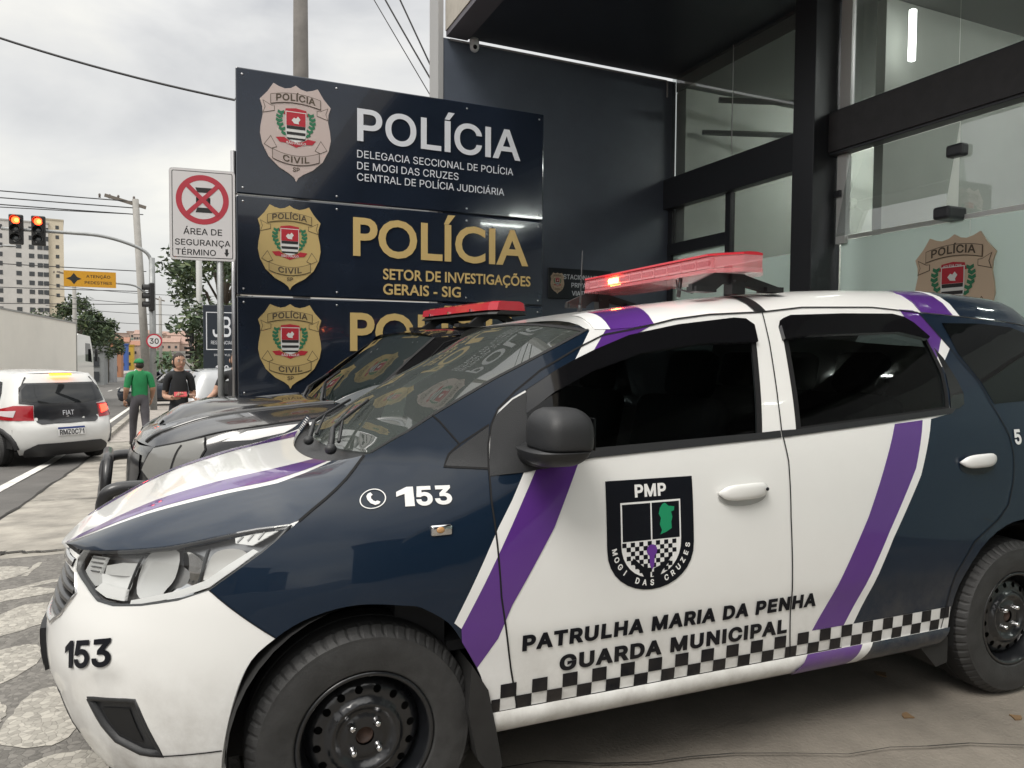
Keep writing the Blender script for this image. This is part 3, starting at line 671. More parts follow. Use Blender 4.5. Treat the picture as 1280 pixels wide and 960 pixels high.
class Body:
    "side wall S(u,h) wrapping round the nose and tail, hood H(v,w), windscreen G(t,w), roof R(s,w); local x = rearwards, y = -left, z = up"
    crease = None; zcH = None; shear = .055
    def __init__(s, **k): s.__dict__.update(k)
    def S(s, u, h):
        sg = -1 if u < 0 else 1; u = abs(u)
        if u < s.A0:
            th = u/s.A0*pi/2; F = s.FT(h)
            x = F+(s.A0-F)*(1-max(0, cos(th))**(2/s.P)); k = sin(th)**(2/s.Q)
            if s.crease: x += .008*(1-smst(.45, .53, u))*smst(-.01, .025, s.crease(u)-h)*smst(.20, .26, h)
        elif u > s.B0:
            th = min(1, (u-s.B0)/.65)*pi/2; R = s.RT(h); x = s.B0+(R-s.B0)*sin(th)**(2/2.6); k = max(0, cos(th))**(2/2.6)
        else: x = u; k = 1
        b = smst(s.bl[0], s.bl[1], x); W = s.KF(h)*(1-b)+s.KD(h)*b; W *= 1-.03*smst(2.6, 4.2, x)
        return (x, -sg*W*k, h)
    def E(s, v):
        q = max(0, min(1, v))*(len(s.edge)-1); i = min(int(q), len(s.edge)-2); t = q-i
        a, b = s.edge[i], s.edge[i+1]; return s.S(a[0]+(b[0]-a[0])*t, a[1]+(b[1]-a[1])*t)
    def H(s, v, w):
        x, y, z = s.E(max(0, min(1, v))); X = x-s.bowH(v)*(1-w*w)
        if s.zcH: k = w**4; return (X, y*w, z*k+s.zcH(X)*(1-k))
        return (X, y*w, z+s.crH(v)*(1-w**4))
    def G(s, t, w):
        q = max(0, min(1, t))*(len(s.ws)-1); i = min(int(q), len(s.ws)-2); f = q-i
        a, b = s.ws[i], s.ws[i+1]; x, y, z = s.S(a[0]+(b[0]-a[0])*f, a[1]+(b[1]-a[1])*f)
        k = 1-w*w; return (x-(s.bowG[0]*(1-t)+s.bowG[1]*t)*k, y*w, z+(s.czG[0]*(1-t)+s.czG[1]*t+s.czG[2]*sin(pi*t))*k-s.shear*(1-w)/2*(1-smst(.6,1,t)*.8))
    def R(s, x, w):
        h = s.hR(x); X, y, z = s.S(x, h); f = max(0, 1-(x-s.roof0)/.5)
        aw = abs(w); return (X-s.bowR*(1-w*w)*f, y*w, z+(s.zR(x)-h)*(1-aw**s.expR))
KD = Tab([(.15,.785),(.22,.81),(.28,.828),(.36,.846),(.5,.8565),(.565,.8655),(.60,.8682),(.66,.8685),(.75,.866),(.9,.857),(1.0,.846),(1.1,.828),(1.2,.797),(1.35,.737),(1.48,.678),(1.56,.635),(1.62,.58)])
KF = Tab([(.15,.80),(.22,.82),(.3,.838),(.45,.858),(.6,.866),(.72,.868),(.8,.860),(.88,.842),(.95,.815),(1.02,.778),(1.09,.735),(1.2,.705),(1.35,.672),(1.48,.648),(1.56,.63),(1.62,.58)])
FT = Tab([(.15,.09),(.22,.04),(.3,-.005),(.4,-.03),(.5,-.04),(.6,-.03),(.7,0.),(.8,.04),(.88,.09),(.95,.15),(1.05,.3),(1.2,.4),(1.6,.5)])
RT = Tab([(.15,4.22),(.3,4.33),(.5,4.36),(.8,4.33),(1.0,4.27),(1.2,4.2),(1.45,4.05),(1.62,3.9)])
WS = [(.905,1.10),(.969,1.143),(1.071,1.205),(1.258,1.308),(1.48,1.412),(1.59,1.463)]
B1 = Body(crease=Tab([(0,.375),(.18,.41),(.34,.492),(.468,.525),(.6,.53)]), A0=.98, B0=3.75, P=2.25, Q=2.3, KD=KD, KF=KF, FT=FT, RT=RT, bl=(.85, 1.55),
    edge=smooth_line([(.21,.798),(.30,.816),(.43,.843),(.532,.865),(.621,.893),(.70,.915),(.779,.932),(.818,.987),(.864,1.06),(.885,1.094)], False, 5),
    zcH=Tab([(-.02,.745),(.0,.765),(.05,.798),(.1,.826),(.2,.880),(.3,.925),(.42,.962),(.55,.995),(.7,1.022),(.8,1.037),(.9,1.048)]), crH=Tab([(i/9, c_) for i, c_ in enumerate((-.035,.020,.054,.070,.074,.076,.076,.045,-.008,-.036))]), bowH=Tab([(0,.09),(.5,.10),(1,.12)]),
    ws=WS, bowG=(.06,.03), czG=(-.02,.045,.03), roof0=1.59, bowR=.03, expR=7,
    hR=Tab([(1.59,1.463),(1.70,1.466),(1.781,1.475),(1.931,1.507),(2.085,1.528),(2.333,1.547),(2.528,1.568),(2.895,1.58),(3.135,1.568),(3.4,1.555),(3.7,1.535),(4.1,1.46)]),
    zR=Tab([(1.59,1.505),(1.8,1.545),(2.0,1.580),(2.25,1.613),(2.6,1.650),(3.0,1.674),(3.4,1.684),(3.8,1.665),(4.1,1.60)]))
S1, H1, G1, R1 = B1.S, B1.H, B1.G, B1.R
CAR1 = empty('patrol_car', (-1.4862, 2.4149, 0), .38013, 'white, navy and purple municipal patrol car with 153 and PMP shield, red light bar lit', 'police car')
def wheel(parent, x, y, z, R, side=1, wid=.19, steel=True, name='wheel', hub=None):
    "side=1: outer face towards -y"
    wr = empty(name, (x, y, z)); wr.parent = parent; wr.rotation_euler = (0, 0, 0 if side == 1 else pi)
    t = MB().use(RUBBER, True); n = 232; rr = R*.585
    prof = [(rr, .012), (rr+.010, -.007), (rr+.014, -.0075), (rr+.06, -.019), (R-.036, -.013), (R-.028, -.0125), (R-.016, .000), (R-.002, .018), (R, .04), (R, .085), (R-.007, .088), (R-.007, .094), (R, .097), (R, wid-.04), (R-.012, wid), (rr, wid)]
    rings = []
    for r, a in prof:
        L = []
        for k in range(n):
            th = 2*pi*k/n; q = r
            if R-.02 < r and a < .03 and k % 4 == 0: q = r-.004
            L.append((q*cos(th), a, q*sin(th)))
        rings.append(L)
    t.ring(rings[:5], cap=(False, False)); t.smooth = False; t.ring(rings[4:8], cap=(False, False)); t.use(mat('tread_rubber', (.022,.022,.022), .85, var=.3, vscale=30)); t.ring(rings[7:], cap=(False, False)); t.build('tyre', wr)
    b = MB().use(STEEL if steel else SATIN, True)
    # rim barrel and lip
    b.lathe([(rr+.004, .004), (rr+.006, -.004), (rr-.004, -.006), (rr-.010, .004), (rr-.014, .03), (rr-.022, .05), (rr-.024, .12), (rr, .18)], 72)
    ro = rr-.022
    if steel:
        def disc(a, c):
            r = math.hypot(a, c)
            d = .066-.034*smst(ro, ro*.86, r)-.004*smst(ro*.86, ro*.72, r) if r > ro*.64 else .028-.016*smst(ro*.66, ro*.58, r)+.018*smst(ro*.56, ro*.42, r)-.006*smst(ro*.40, ro*.34, r)
            return (a, d, c)
        circ = lambda cx, cz, r, n: [(cx+r*cos(2*pi*k/n), cz+r*sin(2*pi*k/n)) for k in range(n)]
        holes = [circ(ro*.80*cos(2*pi*(k+.3)/16), ro*.80*sin(2*pi*(k+.3)/16), .0115, 10) for k in range(16)]
        holes.append(circ(0, 0, .026, 16))
        v2, tr = tri2d(circ(0, 0, ro+.001, 64), holes, .009)
        b.add([disc(*p) for p in v2], tr)
        b.build('rim', wr)
        MB().use(DARK, True).lathe([(ro, .075), (.02, .075)], 32).build('brake_drum', wr)
        h = MB().use(mat('rusty_hub', (.05,.028,.02), .7, var=.4, vscale=40), True)
        h.lathe([(.027, .05), (.027, .034), (.022, .030), (.020, .038), (.0, .039)], 20); h.build('hub', wr)
        for k in range(4):
            th = pi/4+pi/2*k+.05; q = MB().use(CHROME, True); c = (.05*cos(th), 0, .05*sin(th))
            q.lathe([(.013, .030), (.013, .022), (.009, .016), (.009, .004), (.005, .0), (.0, .0)], 12, c=c); q.build('lug_nut', wr)
    else:
        b.lathe([(ro, .035), (ro*.9, .04)], 40); b.build('rim', wr)
        sp = MB().use(SATIN, True)
        for k in range(10):
            th = 2*pi*k/10; sp.tube([(.02*cos(th), .02, .02*sin(th)), (ro*.6*cos(th+.06), .01, ro*.6*sin(th+.06)), (ro*cos(th+.1), .02, ro*sin(th+.1))], [.02, .016, .022], 6)
        sp.lathe([(.05, .01), (.04, -.004), (0, -.006)], 16); sp.build('spokes', wr)
        MB().use(DARK, True).lathe([(ro, .07), (.0, .07)], 24).build('brake_drum', wr)
    return wr
ARCH_F = [(.672,.278),(.686,.351),(.711,.481),(.736,.579),(.774,.639),(.813,.68),(.865,.707),(.913,.712),(.964,.698),(1.005,.678),(1.069,.633),(1.11,.574),(1.145,.51),(1.167,.466),(1.19,.40),(1.203,.345)]
AF = smooth_line(ARCH_F, False, 3)
DOOR_A = [(1.642,1.448),(1.529,1.40),(1.399,1.334),(1.312,1.272),(1.254,1.22),(1.229,1.174),(1.215,1.118),(1.209,1.049),(1.206,.962),(1.215,.846),(1.225,.689),(1.26,.47),(1.285,.345)]
DOOR_B = [(2.324,1.544),(2.312,1.434),(2.279,1.226),(2.267,1.127),(2.281,1.027),(2.279,.838),(2.287,.535),(2.296,.416),(2.303,.345)]
DOOR_C = [(3.135,1.566),(3.164,1.52),(3.242,1.404),(3.327,1.291),(3.363,1.195),(3.425,1.07),(3.436,.99),(3.425,.90),(3.39,.80),(3.328,.747),(3.187,.672),(3.094,.56),(3.058,.424),(3.044,.345)]
DRIP_F = [(1.781,1.473),(1.931,1.507),(2.085,1.528)]
DRIP_R = [(2.528,1.568),(2.895,1.58)]
FWIN = [(1.325,1.062),(1.346,1.269),(1.45,1.328),(1.519,1.361),(1.587,1.389),(1.729,1.439),(1.947,1.481),(2.177,1.509),(2.225,1.507),(2.25,1.49),(2.255,1.46),(2.244,1.434),(2.173,1.12),(1.534,1.095)]
RWIN = [(2.343,1.127),(2.393,1.449),(2.391,1.485),(2.402,1.508),(2.436,1.521),(2.7,1.535),(2.961,1.541),(3.01,1.533),(3.052,1.515),(3.115,1.466),(3.138,1.32),(3.121,1.239),(3.101,1.183)]
SAIL = [(1.211,1.053),(1.23,1.178),(1.25,1.205),(1.30,1.246),(1.346,1.269),(1.325,1.062)]
HL = [(.252,.806),(.30,.816),(.43,.841),(.532,.863),(.621,.891),(.674,.908),(.766,.927),(.745,.885),(.726,.857),(.686,.81),(.645,.76),(.587,.732),(.509,.709),(.437,.696),(.385,.698),(.322,.728),(.253,.751),(.235,.776)]
GRL = [(0,.735),(.20,.748),(.262,.742),(.30,.70),(.262,.63),(.2,.59),(0,.572)]
VENT = [(.376,.424),(.40,.432),(.52,.458),(.559,.303),(.503,.299),(.437,.317),(.408,.356)]
mir = lambda L: [(-a, b) for a, b in reversed(L)]
C1 = CAR1
# --- body shell: bumper, wing, doors, rear quarter (each with folded edges)
bump_half = [(.03,.772),(.235,.785),(.235,.776),(.253,.751),(.322,.728),(.385,.698),(.437,.696),(.509,.709),(.587,.732),(.642,.761)]+AF[:13][::-1]+[(.665,.18)]
grl_full = mir(GRL[1:])+GRL[:]; grl_full = GRL[1:-1]+[(0,.572)]+mir(GRL[1:-1])+[(0,.735)]
LINT = [(-.25,.262),(-.215,.372),(.215,.372),(.25,.262),(.2,.235),(-.2,.235)]
panel('front_bumper', bump_half+mir(bump_half), S1, WHITE, C1, holes=[grl_full, VENT, mir(VENT), LINT], step=.045, skirt=.02, ctr=(1.5,0,.5))
panel('front_wing', [(.642,.761),(.645,.76),(.686,.81),(.726,.857),(.779,.932),(.818,.987),(.864,1.06),(.89,1.096)]+WS if 0 else
      [(.645,.763),(.686,.81),(.726,.857),(.779,.932),(.818,.987),(.864,1.06),(.885,1.094)]+WS+DOOR_A+AF[12:][::-1], S1, NAVY, C1, step=.05, skirt=.02)
fd = panel('front_door', DOOR_A[::-1][:-1]+[(1.642,1.448)]+DRIP_F+DOOR_B, S1, WHITE, C1, holes=[FWIN], step=.06, skirt=.02)
rd = panel('rear_door', DOOR_B[::-1]+DRIP_R+DOOR_C, S1, WHITE, C1, holes=[RWIN], step=.06, skirt=.02)
arcR = [(3.49+.405*cos(radians(a)), .33+.405*sin(radians(a))) for a in range(178, 1, -8)]
rq = panel('rear_quarter', DOOR_C[::-1]+[(3.4,1.555),(3.7,1.535),(3.9,1.50),(4.4,1.45),(4.4,.3),(4.1,.28),(3.895,.34)]+arcR[::-1]+[(3.086,.345)], S1, NAVY, C1, step=.07, skirt=.02)
# sill, rolled out below the doors
def SIL(u, h):
    x, y, z = S1(u, h); q = (h-.275)/.075; return (x, y-.018*sin(pi*min(1, max(0, q)))**.7, z)
sillm = panel('sill', [(1.205,.345),(3.06,.345),(3.04,.28),(1.208,.275)], SIL, WHITE, C1, step=.03, skirt=.05)
for nm, a, b, m in (('sill_purple_stripe', 2.345, 2.60, PURPLE), ('sill_white_stripe', 2.60, 2.65, VINYLW), ('sill_navy_cover', 2.65, 3.055, NAVY)):
    panel(nm, [(a+.03,.344),(b+.03,.344),(b-.03,.281),(a-.03,.281)], SIL, m, sillm, off=.005, step=.015)
# the unseen right-hand side, tail and floor
def mirS(u, h): x, y, z = S1(u, h); return (x, -y, z-.055*smst(.95,1.12,h)*(1-smst(1.33,1.46,h)*.8))
panel('wing', [(.645,.763),(.686,.81),(.726,.857),(.779,.932),(.818,.987),(.864,1.06),(.885,1.094)]+WS+DOOR_A+ARCH_F[4:][::-1], mirS, NAVY, C1, step=.09)
panel('body_side', DOOR_A[::-1]+DRIP_F+DOOR_B[:1]+DRIP_R+DOOR_C[:1]+[(3.4,1.555),(3.7,1.535),(4.4,1.45),(4.4,.3),(4.1,.28),(3.895,.34)]+arcR[::-1]+[(3.08,.29),(1.2,.29),(1.2,.345)], mirS, WHITE, C1, step=.12, holes=[FWIN, RWIN])
for q, nm in ((FWIN, 'window'), (RWIN, 'window')): panel(nm, q, mirS, TINT, C1, step=.12, off=-.005)
fl = MB().use(DARK); fl.span((.35, -.55, .2), (4.2, .55, .62)); fl.span((1.22, -.78, .26), (3.05, .78, .5)); fl.span((3.95, -.7, .28), (4.25, .7, .6)); fl.build('underbody', C1)
for sg in (1, -1):
    for cx in (.85, 3.49):
        a = MB().use(DARK, True); L = []
        for k in range(25):
            t = radians(-12+k*204/24); L.append((cx+.362*cos(t), .33+.38*sin(t)))
        a.ring([[(x, -sg*y, max(z, .2)) for x, z in L] for y in (.845 if cx < 2 else .83, .5)], close=False, cap=(False, False))
        a.build('wheel_arch_liner', C1)
SEATM = mat('seat_fabric', (.03,.03,.032), .9); cab = empty('cabin'); cab.parent = C1
def seat(x, y, w_):
    q = MB().use(SEATM, True); q.bevbox((x+.02,y,.62), (.52,w_,.16), .05); q.bevbox((x+.36,y,.92), (.14,w_,.62), .05, Matrix.Rotation(.22, 3, 'Y'))
    for dy in ([0] if w_ < .6 else [-.4,0,.4]): q.bevbox((x+.46,y+dy,1.31), (.10,.25,.19), .04, Matrix.Rotation(.2, 3, 'Y'))
    q.build('seat', cab)
seat(1.75, -.38, .5); seat(1.75, .38, .5); seat(2.62, 0, 1.25)
q = MB().use(mat('dash_plastic', (.025,.026,.028), .6)); q.bevbox((1.16,0,.90), (.44,1.42,.34), .06); q.build('dashboard', cab)
q = MB().use(mat('dash_plastic', (.025,.026,.028), .6), True); q.tube([(1.43+.05*sin(t), -.38+.18*cos(t), 1.0+.17*sin(t)) for t in [2*pi*i/24 for i in range(25)]], .016, 8); q.tube([(1.30,-.38,.95),(1.42,-.38,1.0)], .03, 8); q.build('steering_wheel', cab)
q = MB().use(SEATM); q.span((.95,-.72,.25),(1.1,.72,1.0)); q.span((1.1,-.74,.5),(4.1,.74,.53)); q.span((3.05,-.7,.5),(3.1,.7,1.15)); q.build('trim_panels', cab)
# --- roof, hood, windscreen, cowl
grid = lambda a0, a1, b0, b1: [(a0, b0), (a1, b0), (a1, b1), (a0, b1)]
roof = panel('roof', grid(1.59, 4.1, -1, 1), R1, WHITE, C1, step=.09, ctr=(2.6,0,.6))
panel('tail_glass', [(4.1,-1),(4.1,1)]+[(4.1,1),(4.1,-1)] if 0 else grid(4.02,4.1,-1,1), R1, DGLASS, roof, off=.002, step=.1, ctr=(2.6,0,.6))
for nm, poly, m in (('front_white_stripe', [(1.612,1),(1.70,.55),(1.76,.55),(1.672,1)], VINYLW),
                 ('front_purple_stripe', [(1.672,1),(1.76,.55),(1.93,.55),(1.845,1)], PURPLE),
                 ('rear_purple_stripe', [(3.155,1),(3.16,.70),(3.335,.70),(3.335,1)], PURPLE),
                 ('rear_white_stripe', [(3.335,1),(3.335,.70),(3.375,.70),(3.375,1)], VINYLW),
                 ('rear_navy_cover', grid(3.375, 4.02, -1, 1), NAVY)):
    panel(nm, poly, R1, m, roof, off=.004, step=.09, ctr=(2.6,0,.6))
hood = panel('hood', grid(0, 1, -1, 1), H1, WHITE, C1, step=.04, ctr=(.9,0,.2), skirt=.015)
ha = lambda s, pts: [(v, s*w_) for v, w_ in pts]
for s_ in (1, -1):
    panel('navy_cover', ha(s_, [(0,.64),(.5,.675),(1,.715),(1,1),(0,1)]), H1, NAVY, hood, off=.0015, step=.04, ctr=(.9,0,.2), skirt=.022)
    panel('purple_stripe', ha(s_, [(.02,.58),(.5,.62),(1,.66),(1,.47),(.5,.42),(.12,.44)]), H1, PURPLE, hood, off=.0012, step=.04, ctr=(.9,0,.2))
wsg = panel('windscreen', grid(0, 1, -1, 1), G1, WSC, C1, step=.06, ctr=(2.2,0,.6))
fr = MB().use(GAP, True)
for e_ in ([(0,-.985),(1,-.985)], [(0,.985),(1,.985)], [(.99,-1),(.99,1)]): ribbon(fr, e_, G1, .022, .002)
fr.build('windscreen_seal', wsg)
cw = MB().use(PLAST, True)
cw.ring([[tuple(Vector(H1(1, w_))+Vector((0, 0, -.022))) for w_ in [i/12-1 for i in range(25)]], [tuple(Vector(G1(0, w_))+Vector((-.0, 0, -.03))) for w_ in [i/12-1 for i in range(25)]], [G1(.02, i/12-1) for i in range(25)]], close=False, cap=(False, False))
cw.build('cowl', C1)
hk = MB().use(DARK); hk.add([H1(0, i/10-1) for i in range(21)]+[tuple(Vector(S1((i/10-1)*.24, .77))+Vector((.02,0,0))) for i in range(21)], [(i, i+1, i+22, i+21) for i in range(20)]); hk.build('hood_gap', C1)
# --- shut lines and seals
g = MB().use(GAP, True)
ribbon(g, DOOR_A, S1, .0055, .0032); ribbon(g, DOOR_B, S1, .005, .0032); ribbon(g, DOOR_C, S1, .005, .0032)
ribbon(g, DOOR_A[:1]+DRIP_F+DOOR_B[:1]+DRIP_R+DOOR_C[:1], S1, .006, .003)
ribbon(g, [(.779,.932),(.818,.987),(.864,1.06),(.885,1.094)], S1, .007, .003)
ribbon(g, [(1.06,1.203),(1.079,1.185),(1.132,1.119),(1.223,1.174)], S1, .005, .003); ribbon(g, [(1.132,1.119),(1.099,1.091),(1.081,1.057),(1.207,1.049)], S1, .006, .003)
ribbon(g, [(.645,.763),(.774,.639)], S1, .003, .002); ribbon(g, [(.559,.303),(.681,.332)], S1, .004, .002)
ribbon(g, [(3.24,.76),(3.30,.74)], S1, .003, .002)
g.build('shut_lines', C1)
tri_ = panel('quarter_trim', [(1.085,1.06),(1.103,1.091),(1.222,1.17),(1.206,1.052)], S1, PLAST, C1, off=.002, step=.05, skirt=.004)
# --- front door details
panel('window', FWIN, S1, TINT, fd, off=-.006, step=.06)
panel('mirror_sail', SAIL, S1, PLAST, fd, off=.003, step=.05, skirt=.006)
panel('belt_strip', [(1.212,1.053),(1.325,1.066),(1.534,1.099),(2.169,1.124),(2.262,1.129),(2.262,1.106),(1.531,1.07),(1.32,1.036),(1.21,1.028)], S1, PLAST, fd, off=.004, step=.05, skirt=.006)
fm = MB().use(GAP, True); ribbon(fm, FWIN[1:-1]+[], S1, .022, .001); fm.build('window_seal', fd)
panel('rain_deflector', [(1.337,1.205),(1.346,1.272),(1.45,1.332),(1.519,1.365),(1.587,1.393),(1.729,1.443),(1.947,1.485),(2.177,1.513),(2.228,1.511),(2.258,1.49),(2.252,1.43),(1.999,1.42),(1.76,1.385),(1.577,1.33),(1.431,1.265)], S1, SMOKE, fd, off=.016, step=.05, skirt=.02)
# --- rear door details
panel('window', RWIN, S1, TINT, rd, off=-.006, step=.06)
panel('belt_strip', [(2.268,1.129),(2.343,1.131),(3.101,1.186),(3.155,1.19),(3.118,1.166),(2.268,1.106)], S1, PLAST, rd, off=.004, step=.05, skirt=.006)
fm = MB().use(GAP, True); ribbon(fm, RWIN+RWIN[:1], S1, .022, .001); fm.build('window_seal', rd)
panel('corner_trim', [(3.118,1.186),(3.14,1.25),(3.152,1.32),(3.14,1.42),(3.17,1.38),(3.205,1.29),(3.215,1.24),(3.20,1.20),(3.165,1.185)], S1, SMOKE, rd, off=.004, step=.05, skirt=.006)
panel('rain_deflector', [(2.375,1.44),(2.378,1.49),(2.395,1.515),(2.436,1.528),(2.7,1.541),(2.961,1.547),(3.018,1.537),(3.06,1.515),(3.12,1.46),(3.105,1.45),(2.95,1.475),(2.5,1.455)], S1, SMOKE, rd, off=.018, step=.05, skirt=.02)
QW = [(3.246,1.525),(3.483,1.528),(3.669,1.516),(3.85,1.46),(3.85,1.215),(3.574,1.207),(3.38,1.198),(3.345,1.285),(3.27,1.40)]
panel('quarter_window', QW, S1, DGLASS, rq, off=.002, step=.07)
# --- livery (vinyl laid on the panels)
ov = lambda nm, poly, m, par, off=.0012: panel(nm, poly, S1, m, par, off=off, step=.05)
wing = [c for c in C1.children if c.name.startswith('front_wing')][0]
ov('navy_cover', [(1.2085,1.05),(1.32,1.05),(1.269,.959),(1.221,.884),(1.2155,.872),(1.2075,.962)], NAVY, fd)
ov('white_edge_stripe', [(1.32,1.05),(1.356,1.054),(1.219,.81),(1.106,.612),(1.085,.631),(1.221,.884),(1.269,.959)], VINYLW, fd, .0016)
ov('purple_stripe', [(1.356,1.054),(1.488,1.066),(1.395,.872),(1.259,.662),(1.217,.569),(1.156,.49),(1.145,.51),(1.108,.574),(1.106,.612),(1.219,.81)], PURPLE, fd, .002)
ov('white_lower_cover', [(1.236,.618),(1.217,.569),(1.156,.49),(1.167,.466),(1.19,.40),(1.203,.345),(1.285,.345),(1.26,.47)], VINYLW, wing)
ov('navy_frame', [(1.232,1.185),(1.254,1.22),(1.312,1.272),(1.399,1.334),(1.529,1.40),(1.60,1.43),(1.535,1.375),(1.45,1.335),(1.346,1.276),(1.30,1.252),(1.25,1.213)], NAVY, fd)
ov('white_edge_stripe', [(1.522,1.367),(1.60,1.469),(1.655,1.466),(1.59,1.392)], VINYLW, fd, .0014)
ov('purple_stripe', [(1.59,1.392),(1.655,1.466),(1.69,1.470),(1.781,1.473),(1.835,1.484),(1.752,1.446)], PURPLE, fd, .0018)
ov('purple_stripe', [(2.801,1.136),(2.732,1.006),(2.633,.812),(2.448,.509),(2.394,.427),(2.54,.427),(2.58,.493),(2.735,.752),(2.88,.973),(2.95,1.146)], PURPLE, rd)
ov('white_edge_stripe', [(2.95,1.146),(2.88,.973),(2.735,.752),(2.58,.493),(2.54,.427),(2.585,.427),(2.615,.482),(2.753,.725),(2.903,.945),(2.996,1.149)], VINYLW, rd, .0016)
ov('navy_cover', [(2.996,1.149),(2.903,.945),(2.753,.725),(2.615,.482),(2.585,.427),(3.06,.427),(3.094,.56),(3.187,.672),(3.328,.747),(3.39,.80),(3.425,.90),(3.436,.99),(3.425,1.07),(3.363,1.195),(3.327,1.291),(3.242,1.404),(3.22,1.44),(3.146,1.348),(3.137,1.28),(3.11,1.166)], NAVY, rd)
ov('purple_stripe', [(3.115,1.575),(3.135,1.566),(3.164,1.52),(3.205,1.46),(3.137,1.38),(3.115,1.466),(3.052,1.52),(3.04,1.577)], PURPLE, rd)
ov('white_edge_stripe', [(3.205,1.46),(3.232,1.42),(3.146,1.345),(3.137,1.38)], VINYLW, rd, .0016)
cb = MB().use(VINYLW, True); ck = MB().use(INK, True)
def patch(mb, a0, a1, h0, h1, off, k=3):
    P = [(a0+(a1-a0)*i/k, h) for h in (h0, h1) for i in range(k+1)]
    mb.add([tuple(nrm(S1, a, h, (2.2,0,.55))[0]+nrm(S1, a, h, (2.2,0,.55))[1]*off) for a, h in P], [(i, i+1, k+2+i, k+1+i) for i in range(k)])
patch(cb, 2.54, 3.085, .3425, .4265, .0022, 12)
for r in (0, 1):
    for k in range(-2, 19):
        a = 1.33+.1*k-.05*(1-r); a0, a1 = max(a, 1.203 if r == 0 else 1.21), min(a+.05, 3.085)
        if a1-a0 < .008: continue
        patch(ck, a0, a1, .342+.0425*r, .3845+.0425*r, .003, 1)
cb.build('checker_band_ground', C1); ck.build('checker_band', C1)
def onS(u0, h0, off=.004, sx=1., slope=0., du=None, fn=S1):
    def f(x, y):
        p, n = nrm(fn, u0+x*sx, h0+y+slope*x, (2.2,0,.55)); return tuple(p+n*off)
    return f
tx = MB().use(INK); put_text(tx, 'PATRULHA MARIA DA PENHA', onS(1.293,.5185), .049, width=1.105, bold=.060, spacing=1.13); put_text(tx, 'GUARDA MUNICIPAL', onS(1.417,.4365), .050, width=.862, bold=.060, spacing=1.13); tx.build('lettering', fd)
tx = MB().use(VINYLW); put_text(tx, '153', onS(.955,.957), .050, width=.137, bold=.04, spacing=1.02)
ph = [(cos(2*pi*k/40), sin(2*pi*k/40)) for k in range(40)]
f_ = onS(.912,.981)
for k in range(40):
    j = (k+1) % 40; b = len(tx.v); tx.add([f_(.025*ph[k][0], .025*ph[k][1]), f_(.025*ph[j][0], .025*ph[j][1]), f_(.0228*ph[j][0], .0228*ph[j][1]), f_(.0228*ph[k][0], .0228*ph[k][1])], [(0, 1, 2, 3)])
hs_ = [(-.011,.013),(-.006,.016),(-.001,.010),(-.004,.006),(-.003,.001),(.002,-.005),(.006,-.007),(.009,-.005),(.015,-.008),(.013,-.013),(.006,-.016),(-.003,-.011),(-.010,-.002),(-.013,.007)]
v2, tr = tri2d(hs_); tx.add([f_(a, b) for a, b in v2], tr); tx.build('emergency_number', wing)
tx = MB().use(INK); fb = onS(.315,.495,.003); put_text(tx, '153', lambda x, y: fb(x-.04*y, y+.32*x), .076, width=.15, bold=.035); tx.build('bumper_number', [c for c in C1.children if c.name.startswith('front_bumper')][0])
tx = MB().use(VINYLW); put_text(tx, '5', onS(3.452,1.035), .06, bold=.04); tx.build('roof_code', rq)
# PMP shield
em = empty('coat_of_arms'); em.parent = fd
def emf(off):
    f = onS(1.569,.655,off); return lambda x, y: f(x*.315, y*.343)
cur = lambda n=16: [(1.0-.5*(1-cos(pi*k/n)), .40-.40*sin(pi*k/n)**.9) for k in range(n+1)]
def plate(nm, poly, m, off, par=em, holes=()):
    v2, tr = tri2d(poly, holes, .12); q = MB().use(m); q.add([emf(off)(a, b) for a, b in v2], tr); return q.build(nm, par)
plate('shield', [(0,1),(1,1)]+cur(), INK, .0025)
inr = lambda d: [(.155-d,.80+d),(.845+d,.80+d)]+[(.5+(a-.5)*(.69+2*d), .44+(b-.40)*(.82+2*d)) for a, b in cur()]
plate('white_line', inr(.0), VINYLW, .003)
q = MB().use(INK); f3 = emf(.0036)
for a, b, c, d in ((.172,.452,.492,.783),(.508,.452,.828,.783)): q.add([f3(a, b), f3(c, b), f3(c, d), f3(a, d)], [(0,1,2,3)])
for i in range(14):
    for j in range(10):
        a, b = .165+i*.0478, .44-(j+1)*.040
        if (i+j) % 2 == 0 and pip(a+.024, b+.02, inr(-.03)) and b+.04 <= .442: q.add([f3(a, b), f3(a+.0478, b), f3(a+.0478, b+.04), f3(a, b+.04)], [(0,1,2,3)])
q.build('quarters_and_checks', em)
plate('green_map', [(.60,.49),(.63,.50),(.67,.51),(.735,.54),(.73,.60),(.745,.64),(.73,.69),(.765,.70),(.77,.735),(.70,.745),(.66,.775),(.63,.765),(.60,.73),(.585,.68),(.61,.64),(.595,.58),(.62,.53)], mat('green_vinyl', (.01,.27,.12), .4), .0042)
q = MB().use(mat('lilac_vinyl', (.13,.035,.28), .4)); f4 = emf(.0044)
q.add([f4(.5+.06*cos(t), .355+.055*sin(t)) for t in [2*pi*k/18 for k in range(18)]], [list(range(18))]); q.add([f4(a, b) for a, b in ((.47,.31),(.53,.31),(.525,.22),(.5,.18),(.475,.22))], [(0,1,2,3,4)])
q.use(INK)
for s_ in (1, -1):
    q.add([f4(.5+s_*a, b) for a, b in ((.02,.09),(.02,.19),(.10,.215),(.21,.30),(.225,.285),(.19,.245),(.215,.25),(.12,.165),(.08,.10))], [list(range(9))])
q.build('flower_and_hands', em)
q = MB().use(VINYLW); put_text(q, 'PMP', lambda x, y: f4(x, y), .115, width=.36, bold=.045, spacing=1.05, x=.32, y=.84)
word = 'MOGI DAS CRUZES'
